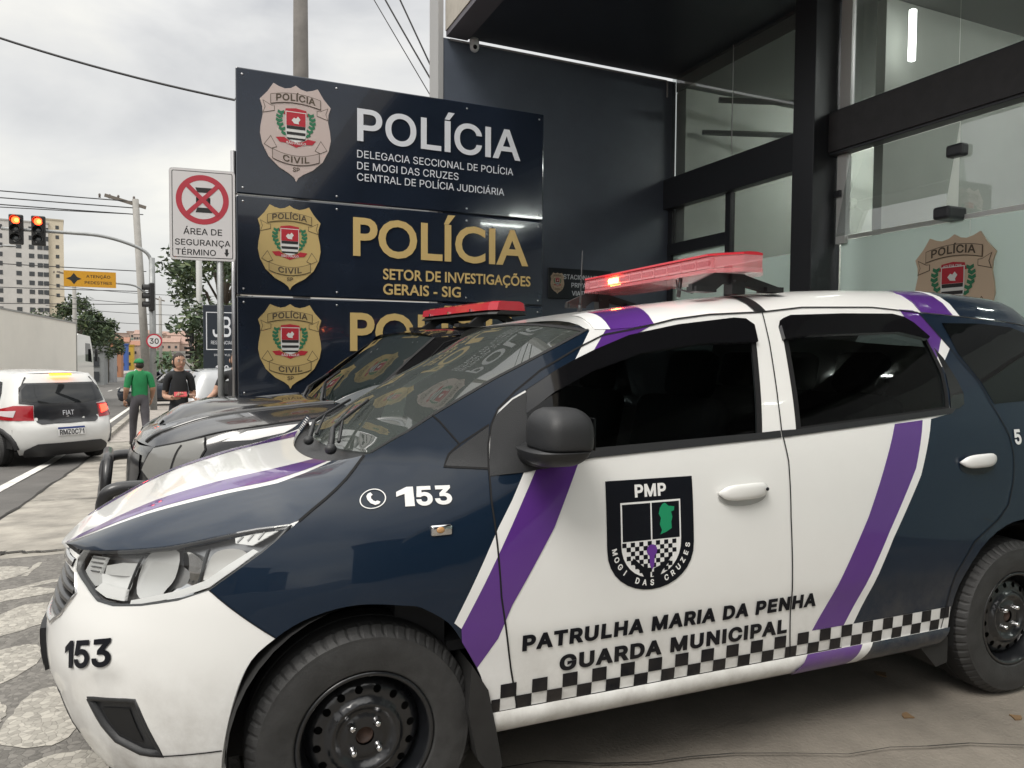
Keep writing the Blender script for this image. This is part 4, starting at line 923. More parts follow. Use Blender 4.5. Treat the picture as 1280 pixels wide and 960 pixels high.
for i, ch in enumerate(word):
    if ch == ' ': continue
    t = radians(-171+162*i/(len(word)-1)); cx, cy_ = .5+.425*cos(t), .43+.365*sin(t)
    tx_, ty_ = -sin(t)*.425, cos(t)*.365; L = math.hypot(tx_, ty_); tx_ /= L; ty_ /= L
    put_text(q, ch, lambda x, y: f4(cx+tx_*x-ty_*y, cy_+ty_*x+tx_*y), .055, bold=.04, align='C', y=-.027)
q.build('lettering', em)
# door handles, side marker, mirror, mudguards
for par, u0, h0, m in ((fd, 2.08, .938, WHITE), (rd, 3.213, .983, VINYLW)):
    hd = empty('handle'); hd.parent = par
    q = MB().use(mat('handle_recess', (.012,.015,.02), .4) if par is rd else WHITE, True)
    if par is rd: panel('recess', [(u0+.1*cos(t), h0-.018+.036*sin(t)) for t in [2*pi*k/20 for k in range(20)]], S1, mat('handle_recess', (.01,.013,.02), .4, coat=.5), hd, off=.003, step=.03)
    else: panel('recess', [(u0+.098*cos(t), h0-.015+.034*sin(t)) for t in [2*pi*k/20 for k in range(20)]], S1, mat('recess_shade', (.42,.42,.41), .4, coat=.5), hd, off=.0025, step=.03)  # flat patch; shade of the handle cup is put into its grey
    q = MB().use(m, True); rings = []
    for k in range(15):
        t = k/14; x = (t-.5)*.196; r = .028*min(1, math.sqrt(max(.02, 1-abs(2*t-1)**4))); o_ = .008+.022*sin(pi*t)**.5
        p, n = nrm(S1, u0+x, h0+.004*(t-.5), (2.2,0,.55))
        rings.append([tuple(p+n*(o_+.008*cos(a))+Vector((0,0,1))*r*sin(a)*.95) for a in [2*pi*j/12 for j in range(12)]])
    q.ring(rings); q.build('grip', hd)
    if par is fd:
        p, n = nrm(S1, u0+.077, h0+.004, (2.2,0,.55)); MB().use(INK, True).ell(tuple(p+n*.034), (.006,.004,.006)).build('key_lock', hd)
p, n = nrm(S1, 1.054, .89, (2.2,0,.55))
mk = MB().use(CHROME, True); mk.bevbox(tuple(p+n*.002), (.062, .012, .031), .005); mk.build('marker_lamp', wing)
MB().use(mat('amber_bulb', (.5,.28,.12), .2), True).ell(tuple(p+n*.009+Vector((-.004,0,0))), (.012,.004,.009)).build('marker_bulb', wing)
mr = empty('door_mirror'); mr.parent = fd
def mshape(cx, cy_, cz, r, zlo, zhi, m, nm, e=.62):
    q = MB().use(m, True); rings = []; nv, nu = 18, 28
    for i in range(nv+1):
        f = i/nv; z = zlo+(zhi-zlo)*f; L = []
        zz = (z/r[2]); rad = max(.02, 1-abs(zz)**2.8)**.42
        for k in range(nu):
            a = 2*pi*k/nu; sg = lambda x, pw: math.copysign(abs(x)**pw, x)
            L.append((cx+r[0]*rad*sg(cos(a), e), cy_+r[1]*rad*sg(sin(a), e), cz+z))
        rings.append(L)
    q.ring(rings); q.build(nm, mr)
mshape(1.362, -.955, 1.158, (.076,.102,.082), -.035, .076, PLAST, 'housing', .5)
mshape(1.343, -.955, 1.158, (.094,.108,.088), -.080, -.038, PLAST, 'lower_cover', .55)
MB().use(DGLASS).bevbox((1.434, -.955, 1.165), (.008,.15,.09), .002).build('mirror_glass', mr)
MB().use(PLAST, True).tube([(1.33,-.80,1.09),(1.35,-.90,1.085)], [.035,.03], 10).build('mirror_arm', mr)
mg = MB().use(mat('mudguard_rubber', (.018,.018,.018), .6, var=.3, vscale=12)); mg.ring([[(x, y, z) for x, z in ((1.14,.50),(1.19,.42),(1.215,.30),(1.235,.19),(1.21,.155),(1.16,.22),(1.13,.36))] for y in (-.862, -.70)]); mg.build('mudguard', C1)
mg = MB().use(mat('mudguard_rubber', (.018,.018,.018))); mg.ring([[(x, y, z) for x, z in ((2.93,.30),(3.1,.30),(3.1,.20),(3.04,.19))] for y in (-.83, -.60)]); mg.build('mudguard', C1)
# grille, vents, plate, emblem bar
gr = empty('grille'); gr.parent = C1
panel('recess', grl_full, S1, DARK, gr, off=-.04, step=.06, ctr=(1.5,0,.5))
q = MB().use(mat('grille_black', (.02,.02,.022), .3, coat=.4), True)
for h in (.605,.635,.665,.695,.722): ribbon(q, [(-.27+abs(h-.69)*.4, h), (.27-abs(h-.69)*.4, h)], S1, .014, -.008, thick=.02, ctr=(1.5,0,.5))
q.build('slats', gr)
q = MB().use(CHROME, True); ribbon(q, [(-.235,.765),(0,.758),(.235,.765)], S1, .022, .006, thick=.01, ctr=(1.5,0,.5)); ribbon(q, [(.20,.585),(.262,.63),(.302,.70),(.262,.744)], S1, .008, .004, thick=.01, ctr=(1.5,0,.5)); ribbon(q, [(-.20,.585),(0,.57),(.20,.585)], S1, .008, .004, thick=.01, ctr=(1.5,0,.5)); q.build('chrome_bar', gr)
for nm, L in (('fog_vent', VENT), ('fog_vent', mir(VENT)), ('lower_intake', LINT)):
    v_ = panel(nm, L, S1, PLAST, C1, off=-.012, step=.03, ctr=(1.5,0,.5))
    c = (sum(p[0] for p in L)/len(L), sum(p[1] for p in L)/len(L))
    inn = [(c[0]+(a-c[0])*.58, c[1]+(b-c[1])*.62) for a, b in L]
    panel('recess', inn, S1, DARK, v_, off=-.009, step=.03, ctr=(1.5,0,.5))
    q = MB().use(PLAST, True); ribbon(q, L+L[:1], S1, .012, .001, thick=.02, ctr=(1.5,0,.5)); q.build('rim', v_)
pf = panel('plate_frame', [(-.117,.40),(.117,.40),(.117,.53),(-.117,.53)], S1, PLAST, C1, off=.014, step=.05, ctr=(1.5,0,.5), skirt=.014)
panel('number_plate', [(-.112,.408),(.112,.408),(.112,.522),(-.112,.522)], S1, VINYLW, pf, off=.016, step=.05, ctr=(1.5,0,.5))
# headlights: housing, reflectors, lens
LAMPW = mat('lamp_reflector', (.84,.84,.83), .2, metal=.12)
def headlight(fn):
    hl = empty('headlight'); hl.parent = C1; ct = (1.2,0,.6)
    panel('housing', HL, fn, mat('lamp_housing', (.50,.50,.50), .22, metal=.6), hl, off=-.055, step=.03, ctr=ct)
    q = MB().use(mat('lamp_bezel', (.04,.042,.045), .35), True); ribbon(q, HL+HL[:1], fn, .010, -.003, thick=.02, ctr=ct); q.build('bezel', hl)
    R_ = lambda nm, L, m, off, d=None: panel(nm, L, fn, m, hl, off=off, step=.012, ctr=ct, dish=d, skirt=0 if d else .01)
    def bowl(cx, cy_, rx, ry, k): return lambda a, b: -k*max(0, 1-((a-cx)/rx)**2-((b-cy_)/ry)**2)
    sl_ = lambda L: smooth_line(L, True, 3)
    LW = mat('lamp_white', (.78,.78,.77), .18)
    R_('low_beam_bowl', sl_([(.465,.835),(.455,.785),(.468,.738),(.50,.722),(.533,.723),(.528,.750),(.543,.785),(.538,.845),(.50,.848)]), mat('lamp_satin', (.60,.60,.59), .22, metal=.2), -.024, bowl(.50,.785,.08,.085,.022))
    R_('low_beam_mirror', sl_([(.546,.842),(.552,.785),(.537,.750),(.542,.724),(.578,.737),(.603,.767),(.602,.812),(.578,.838)]), CHROME, -.024, bowl(.545,.785,.08,.085,.035))
    R_('corner_reflector', [(.270,.800),(.332,.809),(.334,.762),(.346,.733),(.334,.728),(.262,.754)], mat('lamp_satin', (.60,.60,.59)), -.024)
    R_('high_beam_bowl', [(.340,.788),(.346,.765),(.442,.776),(.440,.812),(.395,.806)], mat('lamp_satin', (.60,.60,.59)), -.03)
    R_('high_beam_mirror', [(.347,.760),(.356,.737),(.395,.717),(.437,.722),(.446,.765),(.442,.771)], LAMPW, -.024, bowl(.40,.745,.06,.05,.016))
    R_('lower_prism', [(.352,.724),(.40,.711),(.455,.712),(.452,.742),(.40,.742),(.37,.745)], LW, -.013)
    R_('indicator', sl_([(.622,.842),(.622,.790),(.650,.800),(.690,.846),(.672,.862),(.640,.860)]), mat('lamp_indicator', (.56,.55,.53), .2, metal=.2), -.018, bowl(.65,.825,.05,.05,.01))
    R_('running_light', [(.475,.705),(.512,.716),(.587,.741),(.64,.769),(.68,.816),(.715,.860),(.704,.866),(.664,.826),(.63,.786),(.58,.757),(.51,.730),(.475,.718)], LW, -.010)
    R_('tip_reflector', [(.70,.875),(.742,.912),(.70,.905),(.66,.893),(.665,.880)], LW, -.010)
    q = MB().use(mat('lamp_bezel', (.04,.042,.045), .35), True); ribbon(q, [(.612,.745),(.615,.80),(.610,.865)], fn, .006, -.014, ctr=ct, thick=.008); ribbon(q, [(.448,.71),(.450,.775),(.452,.83)], fn, .004, -.020, ctr=ct, thick=.006); q.build('dividers', hl)
    q = MB().use(SATIN, True)
    for k in range(4): ribbon(q, [(.272+.008*k,.795-.011*k),(.30,.799-.0115*k),(.332,.804-.012*k)], fn, .0025, -.019, ctr=ct, thick=.004)
    for k in range(0): ribbon(q, [(.265+.01*k,.792-.012*k),(.33,.806-.014*k),(.40,.822-.014*k)], fn, .004, -.03, ctr=ct, thick=.012)
    for k in range(0): ribbon(q, [(.265+.006*k,.745-.0*k),(.30+.01*k,.725-.004*k)], fn, .004, -.03, ctr=ct, thick=.01)
    for k in range(3): ribbon(q, [(.668+.02*k,.882+.004*k),(.676+.02*k,.897+.006*k)], fn, .004, -.008, ctr=ct, thick=.01)
    q.build('trim_ribs', hl)
    panel('lens', HL, fn, LENSM, hl, off=.001, step=.03, ctr=ct)
LENSM = thin_glass('lamp_lens', (.95,.96,.96), .02, .05)
headlight(S1); headlight(mirS)
# wheels
for (x, y, s_) in ((.85,-.815,1),(3.50,-.815,1),(.85,.815,-1),(3.50,.815,-1)): wheel(C1, x, y, .316, .318, s_)
# wipers, antenna
for w0, w1, t1 in ((.55,.18,.36), (-.1,-.5,.36)):
    q = MB().use(PLAST, True); a = Vector(G1(0, w0))+Vector((-.03,0,.0)); b = Vector(G1(.17, w1+.1))+Vector((-.02,0,.028))
    q.tube([a, (a+b)/2+Vector((-.012,0,.02)), b], [.012,.008,.006], 6)
    q.tube([Vector(G1(.03+.0, w0-.02))+Vector((-.012,0,.012)), b, Vector(G1(t1, w1-.05))+Vector((-.012,0,.012))], .006, 6); q.ell(tuple(a), (.02,.02,.018)); q.build('wiper', C1)
q = MB().use(PLAST, True); p = Vector(R1(1.92, 0)); q.tube([p, p+Vector((.01,0,.26))], [.004,.0022], 6); q.tube([p, p+Vector((0,0,.03))], [.012,.007], 8); q.build('aerial', C1)
# --- light bar on its brackets
RED = mat('red_lens', (.55,.02,.035), .12, coat=.4); 
PINK = bpy.data.materials.new('pink_lens'); PINK.use_nodes = True; t_ = PINK.node_tree; b_ = t_.nodes['Principled BSDF']
b_.inputs['Base Color'].default_value = (.85,.20,.23,1); b_.inputs['Roughness'].default_value = .10; b_.inputs['Alpha'].default_value = .45; b_.inputs['Coat Weight'].default_value = .6
lb = empty('light_bar'); lb.parent = C1
def barsec(y):
    k = min(1, (.60-abs(y))/.10); k = max(0, k); x0 = 2.19+.085*(1-k); x1 = 2.45-.085*(1-k); return x0, x1
ys = [-.60,-.585,-.55,-.50,-.3,-.1,.1,.3,.5,.55,.585,.60]
def barpart(nm, m, z0, z1, ins=0., top=0.):
    q = MB().use(m, False); rings = []
    for y in ys:
        x0, x1 = barsec(y); x0 += ins; x1 -= ins
        rings.append([(x0, y*(1-ins), z0), (x0, y*(1-ins), z1-.004), (x0+.006+top, y*(1-ins), z1), (x1-.006-top, y*(1-ins), z1), (x1, y*(1-ins), z1-.004), (x1, y*(1-ins), z0)])
    q.ring(rings); return q.build(nm, lb)
barpart('base_tray', PINK, 1.695, 1.711); barpart('lens', PINK, 1.713, 1.757, .002); barpart('top_cover', RED, 1.759, 1.771, .001, .02)
LEDB = mat('led_module', (.80,.74,.74), .25, metal=.3); LEDD = mat('led_gap', (.12,.05,.055), .5)
LIT = mat('lit_led', (1,.2,.05), .4, emit=(1,.05,.02), estr=16)
LITC = mat('lit_led_core', (1,.5,.1), .4, emit=(1,.25,.05), estr=30)
for k in range(12):
    y = -.545+k*.099
    if abs(y) > .53: continue
    x0 = 2.19+(.03 if abs(y) > .5 else .012)
    lit = (k == 8)
    q = MB().use(LEDB, False); q.box((x0+.02, y, 1.735), (.016,.088,.036)); q.build('led_module', lb)
    q = MB().use(LITC if lit else LEDD, True)
    for j in range(6): q.ell((x0+.008, y-.036+j*.0145, 1.735), (.006,.0062,.012), nu=8, nv=6)
    q.build('led_row', lb)
    if lit: MB().use(LIT, False).box((x0+.0165, y, 1.735), (.010,.094,.028)).build('lit_reflector', lb)
br = mat('bracket_black', (.012,.012,.013), .45)
for s_ in (-1, 1):
    q = MB().use(br); y = s_*.52
    q.ring([[(x, y+d, z) for x, z in ((2.10,1.625),(2.10,1.648),(2.20,1.694),(2.33,1.694),(2.50,1.652),(2.50,1.63),(2.44,1.63),(2.31,1.655),(2.24,1.655),(2.20,1.625))] for d in (-.012,.012)])
    q.box((2.30, y, 1.655), (.06,.05,.075)); q.box((2.15, y, 1.630), (.09,.06,.02)); q.box((2.47, y, 1.640), (.08,.06,.02))
    for dx in (-.02,.03): q.ell((2.30+dx, y-s_*-.0, 1.665), (.008,.034,.008), nu=8, nv=6)
    q.build('bracket', lb)
    q = MB().use(br, True)
    ribbon(q, [(2.315, -s_*w_) for w_ in (.78,.84,.88,.92,.95,.975,.99,1.0)], R1, .05, .005, ctr=(2.6,0,.6), st=.03); q.build('roof_strap', lb)
for y in (-.30,): 
    q = MB().use(br, True); q.tube([(2.21,y,1.695),(2.20,y,1.62)], .008, 6); q.tube([(2.21,y+.03,1.69),(2.18,y-.02,1.65),(2.20,y-.09,1.63),(2.26,y-.14,1.66)], .004, 6); q.build('cable', lb)
# ---------------------------------------------------------------- street furniture, traffic, buildings, trees, people
def az_rot(az): return -radians(az)      # heading azimuth (from +Y towards +X) -> rotation of local +Y
GALV = mat('galvanised_steel', (.30,.31,.31), .5, metal=.5, var=.15, vscale=6)
POLEC = mat('concrete_pole', (.32,.31,.29), .85, var=.15, vscale=4)
SIGNB = mat('sign_black', (.012,.012,.012), .5); SIGNW = mat('sign_white', (.62,.60,.60), .45); SIGNR = mat('sign_red', (.42,.03,.05), .45)
def flat(mb, poly, fn, lift, holes=()):
    v2, tr = tri2d(poly, holes); mb.add([fn(a, b, lift) for a, b in v2], tr)
circ2 = lambda r, n=40, cx=0, cy_=0: [(cx+r*cos(2*pi*k/n), cy_+r*sin(2*pi*k/n)) for k in range(n)]
def rrect(w_, h, r, n=4):
    o = []
    for sx, sy, a0 in ((1,1,0),(-1,1,90),(-1,-1,180),(1,-1,270)):
        for k in range(n+1): t = radians(a0+90*k/n); o.append((sx*(w_/2-r)+r*cos(t), sy*(h/2-r)+r*sin(t)))
    return o
# parking regulation sign on its post
rs_az = radians(18)
RS = empty('parking_sign', tuple(W3(.13, 6.67, gz(6.67))), rs_az, 'white no-parking sign reading ÁREA DE SEGURANÇA on a grey post', 'sign')
q = MB().use(GALV, True); q.tube([(.13, .03, 0), (.13, .03, 2.98)], .026, 12); q.build('post', RS)
sgn = empty('sign_plate', (0, 0, 2.615)); sgn.parent = RS
f_ = lambda a, b, l: (a, -l, b)
q = MB().use(mat('sign_back', (.35,.35,.35), .5)); q.prism(rrect(.51, .755, .03), f_, -.004, 0); q.build('plate', sgn)
q = MB(); q.use(SIGNW); flat(q, rrect(.505, .75, .028), f_, .001); q.use(SIGNB); flat(q, rrect(.47, .715, .015), f_, .002); q.use(SIGNW); flat(q, rrect(.458, .703, .01), f_, .003)
q.use(SIGNR); flat(q, circ2(.205, 48, 0, .125), f_, .004, [circ2(.160, 48, 0, .125)])
q.use(SIGNB); flat(q, [(-.055,.225),(.075,.225),(.06,.185),(-.04,.185)], f_, .0045); flat(q, [(-.05,.145),(.06,.145),(.06,.105),(-.05,.105)], f_, .0045); flat(q, [(-.04,.06),(.06,.06),(.075,.02),(-.055,.02)], f_, .0045)
flat(q, [(-.05,.145),(-.035,.145),(-.035,.08),(-.05,.08)], f_, .0045); flat(q, [(.045,.145),(.06,.145),(.06,.08),(.045,.08)], f_, .0045)
q.use(SIGNR)
for s_ in (1, -1): flat(q, [(-.135,.125+s_*.11),(-.11,.125+s_*.135),(.135,.125-s_*.11),(.11,.125-s_*.135)], f_, .0055+.0005*s_)
q.use(SIGNB); put_text(q, 'ÁREA DE', lambda x, y: (x, -.004, y), .052, width=.30, bold=.012, align='C', y=-.165); put_text(q, 'SEGURANÇA', lambda x, y: (x, -.004, y), .050, width=.43, bold=.012, align='C', y=-.255); put_text(q, 'TÉRMINO', lambda x, y: (x, -.004, y), .048, width=.31, bold=.012, x=-.21, y=-.335)
flat(q, [(.175,-.275),(.195,-.275),(.195,-.305),(.205,-.305),(.185,-.34),(.165,-.305),(.175,-.305)], f_, .004)
q.build('face', sgn)
# street light post behind the sign board
SL = empty('street_lamp', tuple(Gd(1.73, 12.4)), 0, 'tall grey lamp post rising behind the police sign board', 'lamp post')
q = MB().use(GALV, True); q.use(mat('weathered_post', (.14,.13,.12), .8, var=.2, vscale=5), True); q.tube([(0,0,0),(0,0,5),(0,0,9.5)], [.15,.13,.10], 16); q.build('post', SL)
q = MB().use(GALV, True); q.tube(smooth_line([(0,0,9.4),(-.3,-.1,9.9),(-1.5,-.6,10.2)], False, 4), .04, 8); q.ell((-1.8,-.7,10.2), (.4,.2,.08)); q.build('lamp_head', SL)
# traffic signals on the mast
TM = empty('signal_mast', tuple(Gd(-1.15, 30)), YB, 'grey traffic signal mast with two red lights and a yellow sign over the road', 'traffic light')
q = MB().use(GALV, True); q.tube([(0,0,0),(0,0,5.6)], [.12,.10], 12); q.tube(smooth_line([(0,0,5.3),(-.15,0,5.75),(-.7,0,6.05),(-1.6,0,6.28),(-2.6,0,6.32),(-4.6,0,6.32)], False, 5), .06, 8); q.tube(smooth_line([(0,0,3.9),(-.15,0,4.2),(-.55,0,4.55),(-1.2,0,4.62)], False, 4), .035, 8); q.build('mast', TM)
LITR = mat('lit_red_lamp', (1,.15,.03), .4, emit=(1,.04,.01), estr=6); LITO = mat('lit_amber_core', (1,.5,.1), .4, emit=(1,.25,.03), estr=5)
def signal(par, loc, lit, rz=0):
    g_ = empty('signal_head', loc, rz); g_.parent = par
    q = MB().use(SIGNB); q.bevbox((0,0,0), (.42,.16,1.02), .04); q.build('backboard', g_)
    for k, z in enumerate((.31, 0, -.31)):
        on_ = lit and k == 0
        q = MB().use(LITR if on_ else mat('unlit_lamp', (.03,.035,.04), .2, coat=.8), True); q.ell((0,-.085,z), (.125,.03,.125), nu=16, nv=8); q.build('lamp', g_)
        if on_: q = MB().use(LITO, True); q.ell((.03,-.11,z), (.06,.02,.06), nu=14, nv=8); q.build('lit_core', g_)
        q = MB().use(SIGNB, True); q.ring([[(r*cos(t), y, z+r*sin(t)) for t in [radians(-20+i*22) for i in range(11)]] for r, y in ((.15,-.08),(.145,-.30))], close=False, cap=(False,False)); q.build('visor', g_)
signal(TM, (-3.50,-.12,6.3), True); signal(TM, (-4.15,-.12,6.3), True); signal(TM, (-.02,-.2,4.15), False, radians(-80))
ysg = empty('yellow_sign', (-1.98, -.02, 4.72)); ysg.parent = TM
q = MB().use(mat('sign_yellow', (.55,.27,.01), .5)); q.box((0,0,0), (1.62,.03,.56)); q.build('board', ysg)
q = MB().use(SIGNB); 
f_ = lambda a, b, l: (a, -.016-l, b)
flat(q, [(-.5,.2),(-.4,.06),(-.26,0),(-.4,-.06),(-.5,-.2),(-.6,-.06),(-.74,0),(-.6,.06)], f_, .002); put_text(q, 'ATENÇÃO', lambda x, y: f_(x, y, .002), .10, width=.75, bold=.01, x=-.12, y=.05); put_text(q, 'PEDESTRES', lambda x, y: f_(x, y, .002), .10, width=.85, bold=.01, x=-.17, y=-.17); q.build('markings', ysg)
sp_ = empty('speed_sign', (.05, -.16, 2.55)); sp_.parent = TM
f_ = lambda a, b, l: (a, -l, b)
q = MB(); q.use(SIGNR); q.prism(circ2(.27, 32), f_, -.01, .0); q.use(SIGNW); flat(q, circ2(.215, 32), f_, .004); q.use(SIGNB); put_text(q, '30', lambda x, y: (x, -.007, y), .20, width=.30, bold=.02, align='C', y=-.1); q.build('disc', sp_)
# utility poles and their wires
def utility_pole(a, b, h, lean, label, arms=True):
    p = empty('utility_pole', tuple(Gd(a, b)), YB, label, 'utility pole', 'utility poles along the street')
    q = MB().use(POLEC, True); q.tube([(0,0,0),(lean,0,h)], [.17,.12], 12); q.build('pole', p)
    if arms:
        q = MB().use(mat('timber_arm', (.16,.14,.12), .8)); q.box((lean-.35,0,h-.12), (1.5,.1,.12), Matrix.Rotation(.25, 3, 'Y')); q.build('cross_arm', p)
        for dx in (-.95,-.6,-.3,.25):
            q = MB().use(mat('insulator', (.12,.10,.09), .4), True); q.lathe([(0,0),(.05,0),(.03,.06),(.05,.09),(.03,.16),(0,.17)], 8, 'Z', (lean-.0+dx-.3, 0, h-.05-.25*(dx-.0)*-1*.0)); q.build('insulator', p)
    return p
utility_pole(-1.45, 33, 8.3, -.38, 'concrete utility pole with wires standing beside the traffic signal mast')
utility_pole(-7.5, 62, 8.5, 0, 'concrete utility pole behind the white truck and in front of the beige tower')
utility_pole(-16.5, 38, 8, 0, 'concrete utility pole before the pale tower at far left')
utility_pole(-2.2, 74, 8, 0, 'far concrete utility pole further down the right side of the street')
LP2 = empty('signal_post', tuple(Gd(.35, 24)), YB, 'slim light grey post with a dark pedestrian signal beside the green tree', 'traffic light')
q = MB().use(mat('pale_post', (.40,.40,.39), .6), True); q.tube([(0,0,0),(0,0,5.6)], .09, 10); q.build('post', LP2)
for z_ in (2.5, 2.0):
    signal(LP2, (-.22,0,z_), False, radians(-75)); LP2.children[-1].scale = (.55,.55,.42)
SLM = empty('street_lamp', tuple(Gd(-12.5, 52)), YB, 'far street lamp with a curved arm in front of the pale towers', 'lamp post')
q = MB().use(GALV, True); q.tube(smooth_line([(0,0,0),(0,0,6),(.3,0,7.6),(1.4,0,8.5),(2.6,0,8.8)], False, 4), .06, 8); q.build('post', SLM); q = MB().use(GALV, True); q.ell((2.9,0,8.82), (.4,.15,.07)); q.build('lamp_head', SLM)
WIRE = mat('wire_black', (.02,.02,.022), .6)
def wire(pts, sag, r, label):
    P = []
    for i in range(len(pts)-1):
        a, b = Vector(pts[i]), Vector(pts[i+1])
        for k in range(13): t = k/12; P.append(a+(b-a)*t-Vector((0,0,sag*4*t*(1-t))))
    q = MB().use(WIRE, True); q.tube(P, r, 5, cap=False); tag(q.build('power_line'), label, 'wire', 'overhead wires')
top = Gd(-1.83, 33, 8.2)
for k, dz in enumerate((0, -.25, -.5)):
    wire([tuple(Gd(-30, 30, 8.4+dz)), tuple(top+Vector((0,0,dz)))], .25, .022, 'thin overhead wire running left from the top of the concrete pole')
wire([tuple(W3(-2.36, 9.8, 4.95)), tuple(W3(.51, 8.53, 4.11)), tuple(W3(2.53, 7.85, 3.5))], .06, .013, 'thick black cable crossing the sky at upper left')
wire([tuple(W3(.9, 9.5, 9.3)), tuple(W3(2.6, 8.2, 4.7))], .05, .010, 'upper cable running down to the wall edge right of the sign board')
wire([tuple(W3(.6, 9.8, 9.2)), tuple(W3(2.6, 8.2, 4.55))], .10, .010, 'middle cable sagging down to the wall edge right of the sign board')
wire([tuple(W3(.3, 10.2, 9.4)), tuple(W3(2.6, 8.25, 4.4))], .02, .006, 'thin lowest cable running down to the wall edge right of the sign board')
for k, (z0, z1, b0, lab) in enumerate(((7.0,6.7,34,'wire crossing the towers just below the red signals'),(5.9,4.6,36,'slanting wire crossing the towers behind the red signals'),(4.9,4.1,40,'lower slanting wire crossing the towers above the truck'),(4.0,3.8,44,'lowest wire above the truck roof and tree'))):
    wire([tuple(Gd(-32, b0, z0+.8)), tuple(Gd(-1.6, b0, z1+1.2))], .2, .02, lab)
for k in range(4): wire([tuple(Gd(-9, 60, 5.2+.75*k)), tuple(Gd(3, 62, 5.0+.75*k))], .25, .02, 'one of the level wires crossing the sky right of the far tree')
# black estate agent totem
JB = empty('advert_totem', tuple(Gd(.80, 19.5)), YB-radians(6), 'dark advertising totem with white JB monogram and the number 100', 'sign')
q = MB().use(mat('totem_dark', (.014,.02,.03), .4)); q.bevbox((0,0,1.55), (.86,.22,3.1), .01); q.build('board', JB)
q = MB().use(SILV); f_ = lambda x, y: (x, -.114, y)
q.add([f_(a, b) for a, b in ((-.36,2.93),(.36,2.93),(.36,2.0),(-.36,2.0),(-.34,2.91),(.34,2.91),(.34,2.02),(-.34,2.02))], [(0,1,5,4),(1,2,6,5),(2,3,7,6),(3,0,4,7)])
put_text(q, 'JB', f_, .50, width=.42, bold=.01, align='C', y=2.32); put_text(q, 'RESIDENCIAL', f_, .085, width=.5, align='C', y=2.14); put_text(q, 'DOM STYLO', f_, .05, width=.36, align='C', y=1.85); put_text(q, '100', f_, .14, width=.30, bold=.02, x=-.15, y=1.48); q.build('lettering', JB)
# ---------------------------------------------------------------- hatchbacks
KD3 = Tab([(.16,.68),(.22,.74),(.35,.79),(.55,.815),(.75,.82),(.88,.80),(.97,.775),(1.1,.73),(1.25,.675),(1.38,.62),(1.46,.55)])
FT3 = Tab([(.16,.12),(.25,.03),(.4,-.01),(.55,.0),(.66,.04),(.75,.10),(.9,.12),(1.05,.17),(1.2,.25),(1.35,.33),(1.46,.42)])
RT3 = Tab([(.16,3.35),(.3,3.5),(.5,3.55),(.7,3.50),(.82,3.35),(.92,3.05),(1.0,2.75),(1.25,2.35),(1.46,1.95)])
B3 = Body(A0=.62, B0=1.3, P=3.0, Q=3.2, KD=KD3, KF=KD3, FT=FT3, RT=RT3, bl=(0,1), roof0=-9, bowR=0, expR=2.4, hR=lambda x: 1.455, zR=Tab([(.3,1.46),(.6,1.495),(1.2,1.51),(1.8,1.50),(2.2,1.46)]))
S3 = B3.S
GREYTR = mat('grey_cladding', (.03,.03,.032), .6)
def UF(f): return .62*2/pi*math.asin(min(1, f)**1.6)
